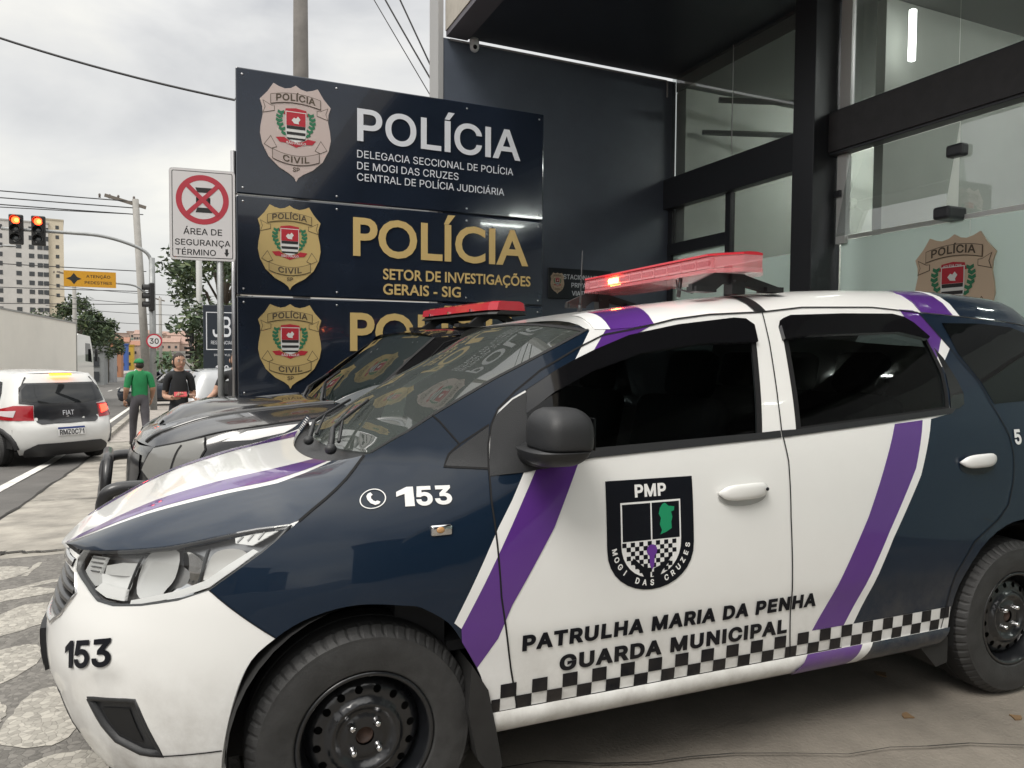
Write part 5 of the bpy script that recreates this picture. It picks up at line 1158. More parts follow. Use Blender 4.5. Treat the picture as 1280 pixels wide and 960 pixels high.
def hatch(loc, rz, paint, label, plate='', far=False, group=None, lit=False, brand=''):
    "local x = forwards from the tail, y = -left"
    h = empty('hatchback', loc, rz, label, 'car', group); ct = (1.6, 0, .6); st = .11 if not far else .2
    arcs = lambda cx: [(cx+.34*cos(t), .29+.34*sin(t)) for t in [radians(180-i*18) for i in range(11)]]
    # perimeter from the tail centre round one side to the nose
    oneside = [(0,.2),(0,1.45),(1.3,1.45),(1.95,1.45),(1.95,.2),(1.9,.2)]
    for s_ in (1, -1):
        f = (lambda s_: lambda u, hh: S3(s_*u, hh))(s_)
        a1 = arcs(.74)
        panel('body_side', [(0,.2),(0,1.455),(1.95,1.455),(1.95,.2),(1.08,.2)]+a1[::-1]+[(.40,.2)], f, paint, h, step=st, ctr=ct)
        w_ = panel('side_window', [(.62,.98),(.66,1.15),(.78,1.32),(1.3,1.38),(1.75,1.30),(1.80,.97)], f, DGLASS, h, off=.004, step=st, ctr=ct)
        q = MB().use(GREYTR, True); ribbon(q, a1, f, .07, .012, ctr=ct, thick=.02); ribbon(q, [(1.08,.25),(1.95,.25)], f, .12, .01, ctr=ct, thick=.02); q.build('arch_cladding', h)
        lampm = mat('tail_lamp', (.35,.008,.015), .15, coat=.6)
        t = panel('tail_lamp', [(UF(.62),.96),(UF(.9),.965),(.64,.90),(.70,.82),(.56,.75),(UF(.60),.73)], f, lampm, h, off=.012, step=.06, ctr=ct, skirt=.02)
        panel('white_lens', [(UF(.86),.89),(.58,.88),(.66,.82),(UF(.88),.79)], f, mat('white_lens', (.6,.55,.55), .2), t, off=.016, step=.06, ctr=ct)
        if lit and s_ > 0: panel('lit_lens', [(UF(.66),.93),(UF(.84),.94),(UF(.86),.84),(UF(.66),.80)], f, mat('brake_glow', (.8,.05,.02), .3, emit=(1,.03,.015), estr=4), t, off=.017, step=.06, ctr=ct)
        panel('headlamp', [(1.55,.62),(1.55,.76),(1.8,.72),(1.8,.62)], f, mat('lamp_grey', (.42,.42,.40)), h, off=.006, step=st, ctr=ct)
    both = lambda L: L+[(-a, b) for a, b in L[::-1]]
    BP = mat('tailgate_black', (.012,.013,.016), .3, coat=.4)
    g_ = panel('tailgate', both([(UF(.80),1.31),(UF(.88),1.24),(UF(.84),1.0),(UF(.61),.975),(UF(.59),.76),(UF(.56),.70),(UF(.5),.675)]), S3, BP, h, off=.006, step=.07, ctr=ct, skirt=.01)
    panel('rear_window', both([(UF(.76),1.28),(UF(.83),1.2),(UF(.80),1.03),(UF(.3),.985)]), S3, mat('rear_glass', (.012,.014,.016), .03), g_, off=.009, step=.07, ctr=ct)
    panel('rear_bumper_trim', both([(UF(.6),.37),(UF(.82),.27),(UF(.86),.17)]), S3, GREYTR, h, off=.012, step=.08, ctr=ct, skirt=.02)
    panel('roof', [(.36,-1),(2.0,-1),(2.0,1),(.36,1)], B3.R, paint, h, step=st*1.3, ctr=ct)
    q = MB().use(GREYTR, True); 
    for s_ in (1,-1): q.tube([S3(s_*UF(.8),1.40), S3(s_*UF(.86), 1.18)], .012, 6)
    q.build('hinge_trim', h)
    q = MB().use(mat('brake_glow2', (.8,.2,.02), .3, emit=(1,.20,.02), estr=4) if lit else mat('tail_lamp', (.35,.008,.015))); q.box((.33,0,1.44), (.05,.32,.035)); q.build('brake_lamp', h)
    fl_ = MB().use(DARK); fl_.span((.25,-.5,.2),(3.3,.5,.6)); fl_.span((.25,-.75,.3),(.45,.75,.6)); fl_.span((1.12,-.74,.2),(2.3,.74,.6)); fl_.build('underbody', h)
    panel('hood', [(1.9,.2),(1.9,.9),(1.95,.9),(1.95,.2)], S3, paint, h, step=st, ctr=ct)
    q = MB().use(paint, True); q.ring([[S3(1.95*s_ if 0 else (i-6)/6*1.95, hh) for i in range(13)] for hh in (.2,.9,1.455)][:0] or [[(2.0,-.55,1.455),(2.0,.55,1.455)],[(2.9,.6,.96),(2.9,-.6,.96)][::-1]], close=False, cap=(False,False)); q.build('windscreen', h)
    if not far:
        fr_ = lambda hh: (lambda x, y: tuple(Vector(S3(x, hh+y))+Vector((-.014,0,0))))
        if plate:
            pl_ = panel('number_plate', [(-UF(.25),.48),(UF(.25),.48),(UF(.25),.61),(-UF(.25),.61)], S3, VINYLW, h, off=.012, step=.1, ctr=ct, skirt=.01)
            panel('plate_band', [(-UF(.25),.583),(UF(.25),.583),(UF(.25),.61),(-UF(.25),.61)], S3, mat('plate_blue', (.01,.03,.16), .4), pl_, off=.014, step=.1, ctr=ct)
            q = MB().use(INK); f__ = lambda x, y: tuple(Vector((S3(0, .495+y)[0]+.0, -x, .495+y))+Vector((-.018,0,0))); put_text(q, plate, f__, .08, width=.37, bold=.02, align='C'); q.build('plate_lettering', pl_)
        if brand: q = MB().use(SILV); f__ = lambda x, y: tuple(Vector((S3(0, .80+y)[0], -x, .80+y))+Vector((-.02,0,0))); put_text(q, brand, f__, .075, width=.17, bold=.01, x=-.085); q.build('badge_lettering', g_)
        for (x, s_) in ((.74,1),(.74,-1),(2.95,1),(2.95,-1)): wheel(h, x, -s_*.80, .29, .29, s_, .17, steel=False)
    else:
        q = MB().use(RUBBER, True)
        for x in (.74, 2.9):
            for s_ in (1,-1): q.lathe([(.29,-.08),(.29,.08),(.0,.08)], 16, 'Y', (x, s_*.72, .29))
        q.build('wheels', h)
    return h
CREAM = mat('white_car_paint', (.66,.66,.64), .3, coat=.8)
hatch(tuple(Gd(-1.70, 13.5)), radians(90+57), CREAM, 'white hatchback with black tailgate and lit brake lamps pulling onto the road', 'RMZ0C71', lit=True, brand='FIAT')
hatch(tuple(Gd(-.35, 12.0)), radians(24+4), mat('silver_paint', (.40,.41,.42), .3, metal=.35, coat=.8), 'silver car parked behind the woman in black, its tail towards the street', 'FRM2A27')
hatch(tuple(Gd(-4.0, 92)), radians(114), mat('red_paint', (.36,.012,.02), .3, coat=.8), 'small red car driving away far down the street', far=True, group='cars far down the street')
hatch(tuple(Gd(-5.3, 100)), radians(114), CREAM, 'small white car far down the street just left of the red one', far=True, group='cars far down the street')
hatch(tuple(Gd(.9, 34)), radians(204), mat('navy_car_paint', (.02,.03,.05), .3, coat=.8), 'dark car parked across the pavement beyond the signal mast', far=True, group='cars far down the street')
# white box truck
TRK = empty('box_truck', tuple(Gd(-7.72, 24.5)), YB, 'white box truck driving away on the left of the street', 'truck')
BOXW = mat('truck_box_white', (.80,.77,.70), .5, var=.06, vscale=.6)
gA = gz(25); gB = gz(43)
TRK.rotation_euler = (math.atan(-.0195), 0, YB-radians(8))
q = MB().use(BOXW); q.bevbox((0, 7.0, 2.35), (2.4, 14, 2.55), .03); q.build('cargo_box', TRK)
q = MB().use(mat('truck_rail', (.30,.30,.29), .5)); q.box((1.21, 7.0, 1.10), (.03,14,.1)); q.box((1.21, 7.0, 3.60), (.03,14,.06)); q.box((1.21,14.0,2.35),(.03,.06,2.5)); q.build('box_rail', TRK)
q = MB().use(CREAM); q.ring([[(x, y, z) for y, z in ((14.15,.6),(14.15,3.0),(14.5,3.15),(16.4,3.1),(16.95,2.2),(17.05,.6))] for x in (-1.15, 1.15)]); q.build('cab', TRK)
q = MB().use(DGLASS); q.add([(1.155, y, z) for y, z in ((15.6,1.9),(15.6,2.75),(16.4,2.75),(16.75,1.85))], [(0,1,2,3)]); q.build('cab_window', TRK)
q = MB().use(PLAST); q.box((1.3,16.9,2.2), (.12,.1,.6)); q.build('cab_mirror', TRK)
for y in (1.6, 2.8, 16.0):
    q = MB().use(RUBBER, True); q.lathe([(.0,.16),(.45,.16),(.5,.1),(.5,-.1),(.45,-.16),(0,-.16)], 24, 'X', (1.0, y, .5)); q.lathe([(.0,.16),(.45,.16),(.5,.1),(.5,-.1),(.45,-.16),(0,-.16)], 24, 'X', (-1.0, y, .5)); q.build('wheel_pair', TRK)
q = MB().use(DARK); q.span((-.9,.5,.6),(.9,17,1.05)); q.build('chassis', TRK)
# ---------------------------------------------------------------- towers and far town
def building(name, a, b, w_, d, h, col, label, rz=0, rows=0, cols=0, roofcol=None, win=(1.0,1.2), group=None, wcol=(.05,.055,.06), roof='flat', colx=None):
    o = empty(name, tuple(Gd(a, b)), YB+rz, label, 'building', group)
    q = MB().use(mat('wall_'+label[:18], col, .85, var=.08, vscale=.5)); q.box((0,0,h/2), (w_,d,h)); q.build('wall', o)
    q = MB().use(mat('roof_'+label[:18], roofcol or tuple(c*.7 for c in col), .85, var=.15, vscale=1))
    if roof == 'flat': q.box((0,0,h+.25), (w_+.3,d+.3,.5))
    else: q.ring([[(x, y, z) for y, z in ((-d/2-.3,h),(0,h+w_*.16+.6),(d/2+.3,h))] for x in (-w_/2-.3, w_/2+.3)])
    q.build('roof', o)
    if rows:
        base = None; wm = mat('far_window', wcol, .25)
        for r in range(rows):
            for c in range(cols):
                x = (colx[c] if colx else -w_/2+w_*(c+.5)/cols); z = h*(r+.6)/(rows+.3)
                if base is None: base = MB().use(wm).box((0,0,0), (win[0],.12,win[1])).build('window', o); n_ = base
                else: n_ = base.copy(); COL.objects.link(n_)
                n_.parent = o; n_.location = (x, -d/2-.02, z)
    return o
def at(px, dist, z=0):
    "ground point in the direction of azimuth tan = px"
    v = Vector((px*dist, dist)); a = v.x*cos(YB)+v.y*sin(YB); b = -v.x*sin(YB)+v.y*cos(YB); return a, b
fx = lambda X: (X-640)/912
t1 = at(fx(20), 250); t2 = at(fx(64), 256)
building('apartment_tower', t1[0], t1[1], 20, 14, 49, (.52,.51,.49), 'pale grey apartment tower with many columns of windows', rz=radians(8), rows=16, cols=6, win=(1.5,1.5), colx=[-8.5,-3.6,1.6,5.2,7.6,9.3])
building('apartment_tower', t2[0], t2[1], 8.5, 14, 50.5, (.58,.52,.41), 'narrow cream apartment tower beside the pale grey tower', rz=radians(8), rows=15, cols=2, win=(1.0,1.2), colx=[-2.6,2.4])
random.seed(5)
town = [(124,82,3.2,4,3.4,(.30,.31,.32),'low grey shop left of the palm'),(113,70,2.6,4,3.2,(.24,.25,.25),'dim grey shop front behind the truck cab'),(149,240,6,8,9,(.52,.36,.24),'orange house among the far shops'),(147,215,5.5,6,7.6,(.05,.11,.34),'blue shop front far down the street'),(156,225,5,6,7.4,(.56,.36,.05),'yellow shop far down the street'),(163,250,6,8,8.0,(.46,.38,.33),'beige house far down the street'),(137,130,4,5,6.0,(.38,.18,.10),'rust brown house below the palm'),(214,170,7,6,5.0,(.14,.24,.14),'low green shed beyond the signal mast'),(232,150,5,6,4.6,(.34,.33,.31),'low grey building behind the slim signal post')]
for X, dist, w_, d, h, c, lab in town:
    a, b = at(fx(X), dist); building('house', a, b, w_, d, h, c, lab, rows=2, cols=2, win=(w_*.2,.9), roof='pitch' if h > 7.7 else 'flat', roofcol=(.30,.15,.10) if h > 7.7 else None, group='houses and shops down the street')
PAL = [(.46,.34,.29),(.50,.46,.42),(.42,.32,.27),(.56,.52,.48),(.42,.38,.36),(.50,.42,.35),(.60,.58,.55),(.40,.43,.46)]  # wall colours paled and muted in place of haze over the far slope
for k in range(46):
    X = 150+k*2.3+random.uniform(-2,2); dist = 300+random.random()*170; a, b = at(fx(X), dist)
    hz = building('house', a, b, 4+random.random()*6, 6, 4+random.random()*4, PAL[k % 8], 'one of the small houses crowding the far slope', rows=2, cols=3, win=(1.1,1.2), roof='pitch' if k % 3 else 'flat', roofcol=(.33,.22,.18), group='houses on the far slope', rz=random.uniform(-.4,.4))
    hz.location.z += max(0, dist-300)*.075
sheet('hill', mat('far_hill', (.10,.12,.09), .95, var=.3, vscale=.05), -60, 120, 300, 560, 0)
hl_ = bpy.data.objects['hill']
for v in hl_.data.vertices:
    d_ = (v.co.x**2+v.co.y**2)**.5; v.co.z += max(0, (d_-300))*.075
# ---------------------------------------------------------------- trees
LEAF1 = mat('leaf_green', (.055,.085,.035), .6, var=.45, vscale=1.3); LEAF2 = mat('leaf_dark', (.035,.058,.03), .65, var=.4, vscale=1.5); LEAF3 = mat('leaf_light', (.10,.13,.05), .6, var=.35, vscale=1.3)
BARK = mat('bark', (.085,.07,.055), .9, var=.3, vscale=8)
def tree(a, b, h, r, label, leaf=.14, n=5200, seed=1, zc=.68, flat_=.75, trunk=.16, dx=0):
    rnd = random.Random(seed); t = empty('tree', tuple(Gd(a, b)), rnd.random()*6, label, 'tree')
    q = MB().use(BARK, True); q.tube([(0,0,0),(.05*h*.2,.02*h,h*.35),(.02*h,-.01*h,h*.6),(.0,.0,h*.85)], [trunk, trunk*.8, trunk*.5, trunk*.15], 8)
    cl = []
    for k in range(15):
        th = rnd.random()*2*pi; rr = r*(.35+.6*rnd.random()); z = h*(zc+(rnd.random()-.5)*.5)
        c = Vector((rr*cos(th), rr*sin(th), z)); cl.append((c, r*(.22+.25*rnd.random())))
        s0 = Vector((.03*h, 0, h*(.3+.3*rnd.random()))); q.tube([s0, (s0+c)/2+Vector((0,0,.08*h)), c], [trunk*.4, trunk*.25, trunk*.08], 5)
    cl.append((Vector((0,0,h*.9)), r*.4)); q.build('trunk', t)
    q = MB()
    for k in range(n):
        c, s_ = rnd.choice(cl); d = Vector((rnd.gauss(0,1), rnd.gauss(0,1), rnd.gauss(0,1)*flat_)); d = d.normalized()*s_*(rnd.random()**.45)
        p = c+d; u = Vector((rnd.gauss(0,1), rnd.gauss(0,1), rnd.gauss(0,.6))).normalized(); v = u.orthogonal().normalized(); v.rotate(Matrix.Rotation(rnd.random()*6, 3, u)); L = leaf*(.6+.8*rnd.random())
        q.use((LEAF1, LEAF2, LEAF3)[0 if rnd.random() < .5 else (1 if rnd.random() < .65 else 2)])
        q.add([p-u*L, p+v*L*.42, p+u*L, p-v*L*.42], [(0,1,2,3)])
    q.build('crown', t, fix=False); return t
a, b = at(fx(277), 30); tree(a, b, 7.8, 2.1, 'green street tree with drooping branches behind the parking sign', leaf=.13, n=4200, seed=3)
a, b = at(fx(100), 62); tree(a, b, 7.6, 3.0, 'dense dark tree behind the cab of the white truck', leaf=.17, n=5200, seed=8)
a, b = at(fx(122), 72); tree(a, b, 6.4, 2.4, 'smaller dark tree right of the dense tree behind the truck', leaf=.16, n=3200, seed=9)
a, b = at(fx(70), 75); tree(a, b, 7.4, 2.6, 'small tree half hidden by the truck box', leaf=.17, n=2400, seed=10)
a, b = at(fx(246), 22); tree(a, b, 3.6, 1.0, 'young shrubby tree beside the dark advertising totem', leaf=.09, n=1600, seed=12, trunk=.05)
PT = empty('palm_tree', tuple(Gd(*at(fx(134), 80))), 0, 'thin palm beside the far shops', 'tree')
q = MB().use(BARK, True); q.tube([(0,0,0),(.1,0,2.5),(.05,0,5.2)], [.16,.12,.10], 8); q.build('trunk', PT)
q = MB().use(LEAF2)
for k in range(11):
    th = 2*pi*k/11; P = [Vector((.05,0,5.2))+Vector((cos(th)*s_, sin(th)*s_, .5*s_-.42*s_*s_)) for s_ in (0,.4,.8,1.2,1.6)]
    for i in range(4):
        n_ = Vector((-sin(th), cos(th), 0))*.22*(1-i*.18); q.add([P[i]-n_, P[i]+n_+Vector((0,0,-.1)), P[i+1]+n_*.8+Vector((0,0,-.1)), P[i+1]-n_*.8], [(0,1,2,3)])
q.build('crown', PT, fix=False)
# shelves of the open shop across the street
# ---------------------------------------------------------------- people
def person(loc, rz, bones, rad, mats, face, label, hair, extras=None, hands=()):
    "bones: joint -> position; chain list of joint pairs with the material each carries; local -y is forwards"
    names = list(bones); idx = {n: i for i, n in enumerate(names)}
    me = bpy.data.meshes.new('sk'); me.from_pydata([bones[n] for n in names], [(idx[a], idx[b]) for a, b, m in mats], []); o = bpy.data.objects.new('sk', me); COL.objects.link(o)
    md = o.modifiers.new('s', 'SKIN'); md.use_smooth_shade = True; md.branch_smoothing = .4
    sv = me.skin_vertices[0].data
    for n in names:
        r = rad[n]; sv[idx[n]].radius = r if isinstance(r, tuple) else (r, r); sv[idx[n]].use_root = n == 'pelvis'
    sb = o.modifiers.new('u', 'SUBSURF'); sb.levels = 2
    dg = bpy.context.evaluated_depsgraph_get(); m2 = bpy.data.meshes.new_from_object(o.evaluated_get(dg))
    q = MB(); 
    V = [v.co.copy() for v in m2.vertices]; base = len(q.v); q.v += [tuple(v) for v in V]
    for p in m2.polygons:
        c = Vector(p.center); best = None
        for a, b, m in mats:
            A, B = Vector(bones[a]), Vector(bones[b]); t = max(0, min(1, (c-A).dot(B-A)/max(1e-9, (B-A).length_squared))); rr_ = [x[0] if isinstance(x, tuple) else x for x in (rad[a], rad[b])]; d = (c-A-(B-A)*t).length-(rr_[0]*(1-t)+rr_[1]*t)
            if best is None or d < best[0]: best = (d, m(t) if callable(m) else m)
        q.use(best[1], True); q.face([base+i for i in p.vertices])
    bpy.data.objects.remove(o); bpy.data.meshes.remove(me); bpy.data.meshes.remove(m2)
    H = Vector(bones['head']); sk = face['skin']; R = Matrix.Rotation(face.get('turn', 0), 3, 'Z') @ Matrix.Rotation(face.get('nod', 0), 3, 'X')
    P_ = lambda x, y, z: tuple(H+R @ Vector((x, y, z)))
    q.use(sk, True); q.ell(tuple(H), (.074,.092,.112), R, 18, 14, .95); q.ell(P_(0,-.02,-.055), (.056,.068,.062), R, 14, 8)
    q.ell(P_(0,-.096,-.012), (.012,.017,.024), R, 8, 6)
    for s_ in (1,-1): q.ell(P_(s_*.076,.008,-.012), (.012,.02,.03), R, 8, 6)
    q.use(mat('lip', (.30,.10,.09), .5), True); q.ell(P_(0,-.084,-.062), (.024,.008,.008), R, 10, 6)
    for s_ in (1,-1):
        q.use(mat('eye_white', (.6,.58,.55), .3), True); q.ell(P_(s_*.031,-.082,.012), (.014,.008,.008), R, 8, 6); q.use(SIGNB, True); q.ell(P_(s_*.031,-.088,.012), (.006,.005,.006), R, 8, 6); q.ell(P_(s_*.032,-.084,.032), (.018,.007,.004), R, 8, 6)
    # hands: palm, four fingers of different length and a thumb
    for wr, dr, cu, th in hands:
        Wp = Vector(wr); D = Vector(dr).normalized(); U = Vector(cu).normalized(); Sd = D.cross(U).normalized()
        q.use(sk, True); q.ell(tuple(Wp+D*.045), (.022,.045,.040), Matrix((U, D, Sd)).transposed(), 10, 8)
        for k, L in enumerate((.068,.078,.072,.055)):
            b0 = Wp+D*.08+Sd*(.027-.018*k); q.tube([b0-D*.02, b0+D*L*.5, b0+D*L*.8+U*L*.3, b0+D*L*.85+U*L*.62], [.0095,.009,.008,.006], 6)
        b0 = Wp+D*.02+Sd*.03; q.tube([b0, b0+D*.03+Sd*.028, b0+D*.062+Sd*.024+U*.02], [.012,.0105,.008], 6)
    pr = empty('person', loc, rz, label, 'person'); q.build('body', pr, fix=True)
    hair(pr, P_, R)
    if extras: extras(pr)
    return pr
SKIN1 = mat('skin_light', (.46,.27,.19), .55); SKIN2 = mat('skin_tan', (.36,.20,.13), .55)
GRN = mat('green_polo', (.012,.20,.065), .8, var=.15, vscale=7); GRY = mat('grey_trousers', (.085,.08,.09), .85, var=.15, vscale=8); BLT = mat('black_top', (.012,.013,.015), .8, var=.2, vscale=8); BLP = mat('black_trousers', (.010,.011,.016), .85); SHOE = mat('dark_shoe', (.02,.018,.016), .5)
def body(h, arms, stride=.0, sh=.19, hip=.085, female=False):
    k = h/1.72
    b = dict(pelvis=(0,0,.93*k), belly=(0,-.005,1.06*k), chest=(0,.0,1.27*k), neckb=(0,.01,1.43*k), neck=(0,0,1.50*k), head=(0,-.015,1.60*k),
      shl=(sh*k,.0,1.40*k), shr=(-sh*k,.0,1.40*k), hipl=(hip,0,.90*k), hipr=(-hip,0,.90*k), knl=(hip+.01,-.03-stride*.5,.49*k), knr=(-hip-.01,-.01+stride*.25,.49*k), anl=(hip+.015,-stride,.09*k), anr=(-hip-.015,stride+.03,.10*k), tol=(hip+.03,-.14-stride,.035), tor=(-hip-.03,-.10+stride,.035))
    b.update(arms)
    r = dict(pelvis=(.15,.115), belly=(.135 if not female else .115,.105), chest=(.165 if not female else .14,.115), neckb=(.075,.07), neck=.052, head=.05, shl=.072, shr=.072, hipl=.098, hipr=.098, knl=.066, knr=.066, anl=.05, anr=.05, tol=.036, tor=.036, ell=.048, elr=.048, wrl=.03, wrr=.03)
    if female: r.update(shl=.058, shr=.058, ell=.04, elr=.04, pelvis=(.165,.12), hipl=.105, hipr=.105, wrl=.026, wrr=.026)
    return b, r
def bonemap(top, leg, skin, sleeve=.55):
    sl = lambda t: top if t < sleeve*1.6 else skin
    return [('pelvis','belly',lambda t: leg if t < .55 else top),('belly','chest',top),('chest','neckb',top),('neckb','neck',lambda t: top if t < .3 else skin),('neck','head',skin),('neckb','shl',top),('neckb','shr',top),('shl','ell',sl),('shr','elr',sl),('ell','wrl',skin),('elr','wrr',skin),('pelvis','hipl',leg),('pelvis','hipr',leg),('hipl','knl',leg),('hipr','knr',leg),('knl','anl',leg),('knr','anr',leg),('anl','tol',SHOE),('anr','tor',SHOE)]
# man in green, seen from behind
b_, r_d = body(1.74, dict(ell=(.235,.045,1.13), elr=(-.235,.045,1.13), wrl=(.245,-.09,.92), wrr=(-.235,-.12,.93)), stride=.2, sh=.17)
r_d.update(chest=(.20,.14), belly=(.185,.14), pelvis=(.175,.13), shl=.085, shr=.085, hipl=.108, hipr=.108, knl=.078, knr=.078, anl=.06, anr=.06, ell=.058, elr=.058)
def cap_hair(pr, P_, R):
    q = MB().use(GRN, True); rings = []
    for z, k in ((.028,1.05),(.055,1.03),(.085,.86),(.107,.55),(.118,.15)): rings.append([P_(.079*k*cos(t), .097*k*sin(t), z) for t in [2*pi*i/18 for i in range(18)]])
    q.ring(rings); q.ring([[P_(.072*cos(t), -.05+.06*sin(t)-.0, .034) for t in [radians(180+15*i) for i in range(13)]], [P_(.062*cos(t), -.085+.10*sin(t), .022) for t in [radians(180+15*i) for i in range(13)]]], close=False, cap=(False,False)); q.build('cap', pr)
    q = MB().use(mat('dark_hair', (.02,.015,.012), .8), True); q.ell(P_(0,.022,-.015), (.079,.082,.075), R, 14, 10); q.build('hair', pr)
person(tuple(Gd(-.86, 16.0, .003)), YB+radians(180+12), b_, r_d, bonemap(GRN, GRY, SKIN2), dict(skin=SKIN2, turn=radians(25)), 'person in a green polo shirt and green cap walking away on the pavement', cap_hair, hands=[((.245,-.09,.92),(-.05,-.3,-.9),(-.8,-.5,.1),1),((-.235,-.12,.93),(.05,-.4,-.8),(.8,-.5,.1),1)])
# woman in black with a red phone
arms = dict(ell=(.175,.03,1.08), elr=(-.175,.03,1.08), wrl=(.075,-.25,1.10), wrr=(-.07,-.25,1.07))
b_, r_d = body(1.66, arms, sh=.14, hip=.08, female=True)
def bun(pr, P_, R):
    q = MB().use(mat('brown_hair', (.022,.013,.009), .6, var=.3, vscale=30), True)
    rings = []
    for i in range(9):
        z = .118-.026*i; L = []
        for k_ in range(20):
            t = 2*pi*k_/20; fr = -sin(t)   # front when fr=1
            rr = math.sqrt(max(.02, 1-(z/.122)**2)); y = .100*rr*sin(t)
            if z < .055 and fr > .25: y = max(y, -.045)
            L.append(P_(.081*rr*cos(t), y+.008, z))
        rings.append(L)
    q.ring(rings); q.ell(P_(0,.105,.02), (.035,.03,.035), R, 10, 8); q.build('hair', pr)
def phone(pr):
    q = MB().use(mat('red_phone_case', (.45,.03,.04), .35)); q.bevbox((.03,-.335,1.12), (.15,.012,.078), .004, Matrix.Rotation(-.7, 3, 'X')); q.build('phone', None)
PW = person(tuple(Gd(-.10, 10.6, .003)), YB+radians(2), b_, r_d, bonemap(BLT, BLP, SKIN1, .45), dict(skin=SKIN1, turn=radians(18), nod=radians(6)), 'person in black short sleeves holding a red phone in front of the silver car', bun, hands=[((.075,-.25,1.10),(-.35,-.6,.05),(-.2,.1,.9),1),((-.07,-.25,1.07),(.3,-.7,.1),(.2,.2,.9),1)])
ph = empty('phone', tuple(PW.matrix_basis @ Vector((.005,-.355,1.125))), YB, 'red phone held in both hands by the person in black', 'phone')
q = MB().use(mat('red_phone_case', (.45,.03,.04), .35)); q.bevbox((0,0,0), (.15,.012,.08), .004, Matrix.Rotation(-.75, 3, 'X')); q.build('case', ph)
q = MB().use(mat('watch_black', (.01,.01,.01), .3), True); q.tube([(.083,-.232,1.10),(.079,-.245,1.10)], .034, 12); q.build('wristwatch', PW)
# second woman, half hidden by the post of the parking sign, arm held out
arms = dict(ell=(-.22+.44,.0,1.10), elr=(-.25,-.03,1.12), wrl=(.23,-.08,.88), wrr=(-.33,-.20,1.04))
b_, r_d = body(1.64, arms, sh=.165, hip=.08, female=True)
person(tuple(Gd(.56, 9.6, .003)), YB+radians(-8), b_, r_d, bonemap(BLT, BLP, SKIN1, .4), dict(skin=SKIN1, turn=radians(15)), 'person in a black top half hidden behind the sign post, one arm held out', bun, hands=[((.23,-.08,.88),(0,-.2,-1),(-.8,0,0),1),((-.33,-.20,1.04),(-.9,-.4,.05),(0,0,1),1)])
# ---------------------------------------------------------------- black police SUV behind the patrol car
KD2 = Tab([(.2,.80),(.3,.86),(.5,.905),(.75,.91),(.95,.90),(1.04,.88),(1.1,.85),(1.3,.77),(1.5,.69),(1.6,.64),(1.68,.58)])
KF2 = Tab([(.2,.80),(.3,.86),(.5,.90),(.75,.905),(.90,.89),(.98,.86),(1.04,.82),(1.1,.76),(1.3,.70),(1.5,.66),(1.6,.63),(1.68,.58)])
FT2 = Tab([(.2,.12),(.35,.02),(.5,0),(.7,.01),(.82,.04),(.9,.10),(.98,.22),(1.05,.4),(1.2,.6),(1.7,.7)])
RT2 = Tab([(.2,4.2),(.5,4.35),(1.0,4.3),(1.7,4.1)])
B2 = Body(A0=.95, B0=3.8, P=2.7, Q=2.9, KD=KD2, KF=KF2, FT=FT2, RT=RT2, bl=(1.1, 1.6),
    edge=smooth_line([(.30,.86),(.45,.90),(.60,.955),(.75,.985),(.95,1.02),(1.15,1.05),(1.26,1.065)], False, 4),
    crH=Tab([(0,.0),(.15,.06),(.5,.075),(1,.045)]), bowH=Tab([(0,.09),(1,.10)]),
    ws=[(1.26,1.075),(1.45,1.235),(1.65,1.40),(1.84,1.545)], bowG=(.10,.05), czG=(.02,.04,.02), roof0=1.84, bowR=.05, expR=4,
    hR=Tab([(1.84,1.545),(2.1,1.575),(2.6,1.595),(3.4,1.585),(4.1,1.54)]), zR=Tab([(1.84,1.59),(2.1,1.63),(2.6,1.655),(3.4,1.65),(4.1,1.60)]))
S2, H2, G2, R2 = B2.S, B2.H, B2.G, B2.R
BLACKP = mat('black_paint', (.010,.010,.011), .2, coat=1, var=.1, vscale=2)
r_ = Vector((cos(.38013), sin(.38013), 0)); n_ = Vector((sin(.38013), -cos(.38013), 0))
o2 = Vector((-1.4862, 2.4149, 0))+r_*-.08+n_*-2.42
CAR2 = empty('police_suv', tuple(o2), .38013+radians(7), 'black police SUV with bonnet scoop, bull bar and unlit red light bar', 'police car')
CAR2.scale = (1, 1, .968); C2 = CAR2; ct2 = (2.2, 0, .6); arch2 = [(.62,.30),(.65,.45),(.72,.60),(.82,.69),(.95,.73),(1.08,.69),(1.17,.60),(1.23,.45),(1.25,.30)]
sideA = [(.0,.30),(.0,.84),(.30,.86)]+B2.edge[1:]+B2.ws+[(2.6,1.595),(3.4,1.585),(4.45,1.5),(4.45,.3),(4.0,.3),(3.85,.6),(3.6,.74),(3.35,.6),(3.2,.3)]+arch2[::-1]
FW2 = [(1.62,1.10),(1.66,1.22),(1.80,1.36),(1.93,1.47),(2.02,1.515),(2.42,1.545),(2.44,1.10)]; RW2 = [(2.52,1.10),(2.50,1.545),(3.2,1.545),(3.4,1.45),(3.4,1.12)]
def mir2(u, h): x, y, z = S2(u, h); return (x, -y, z)
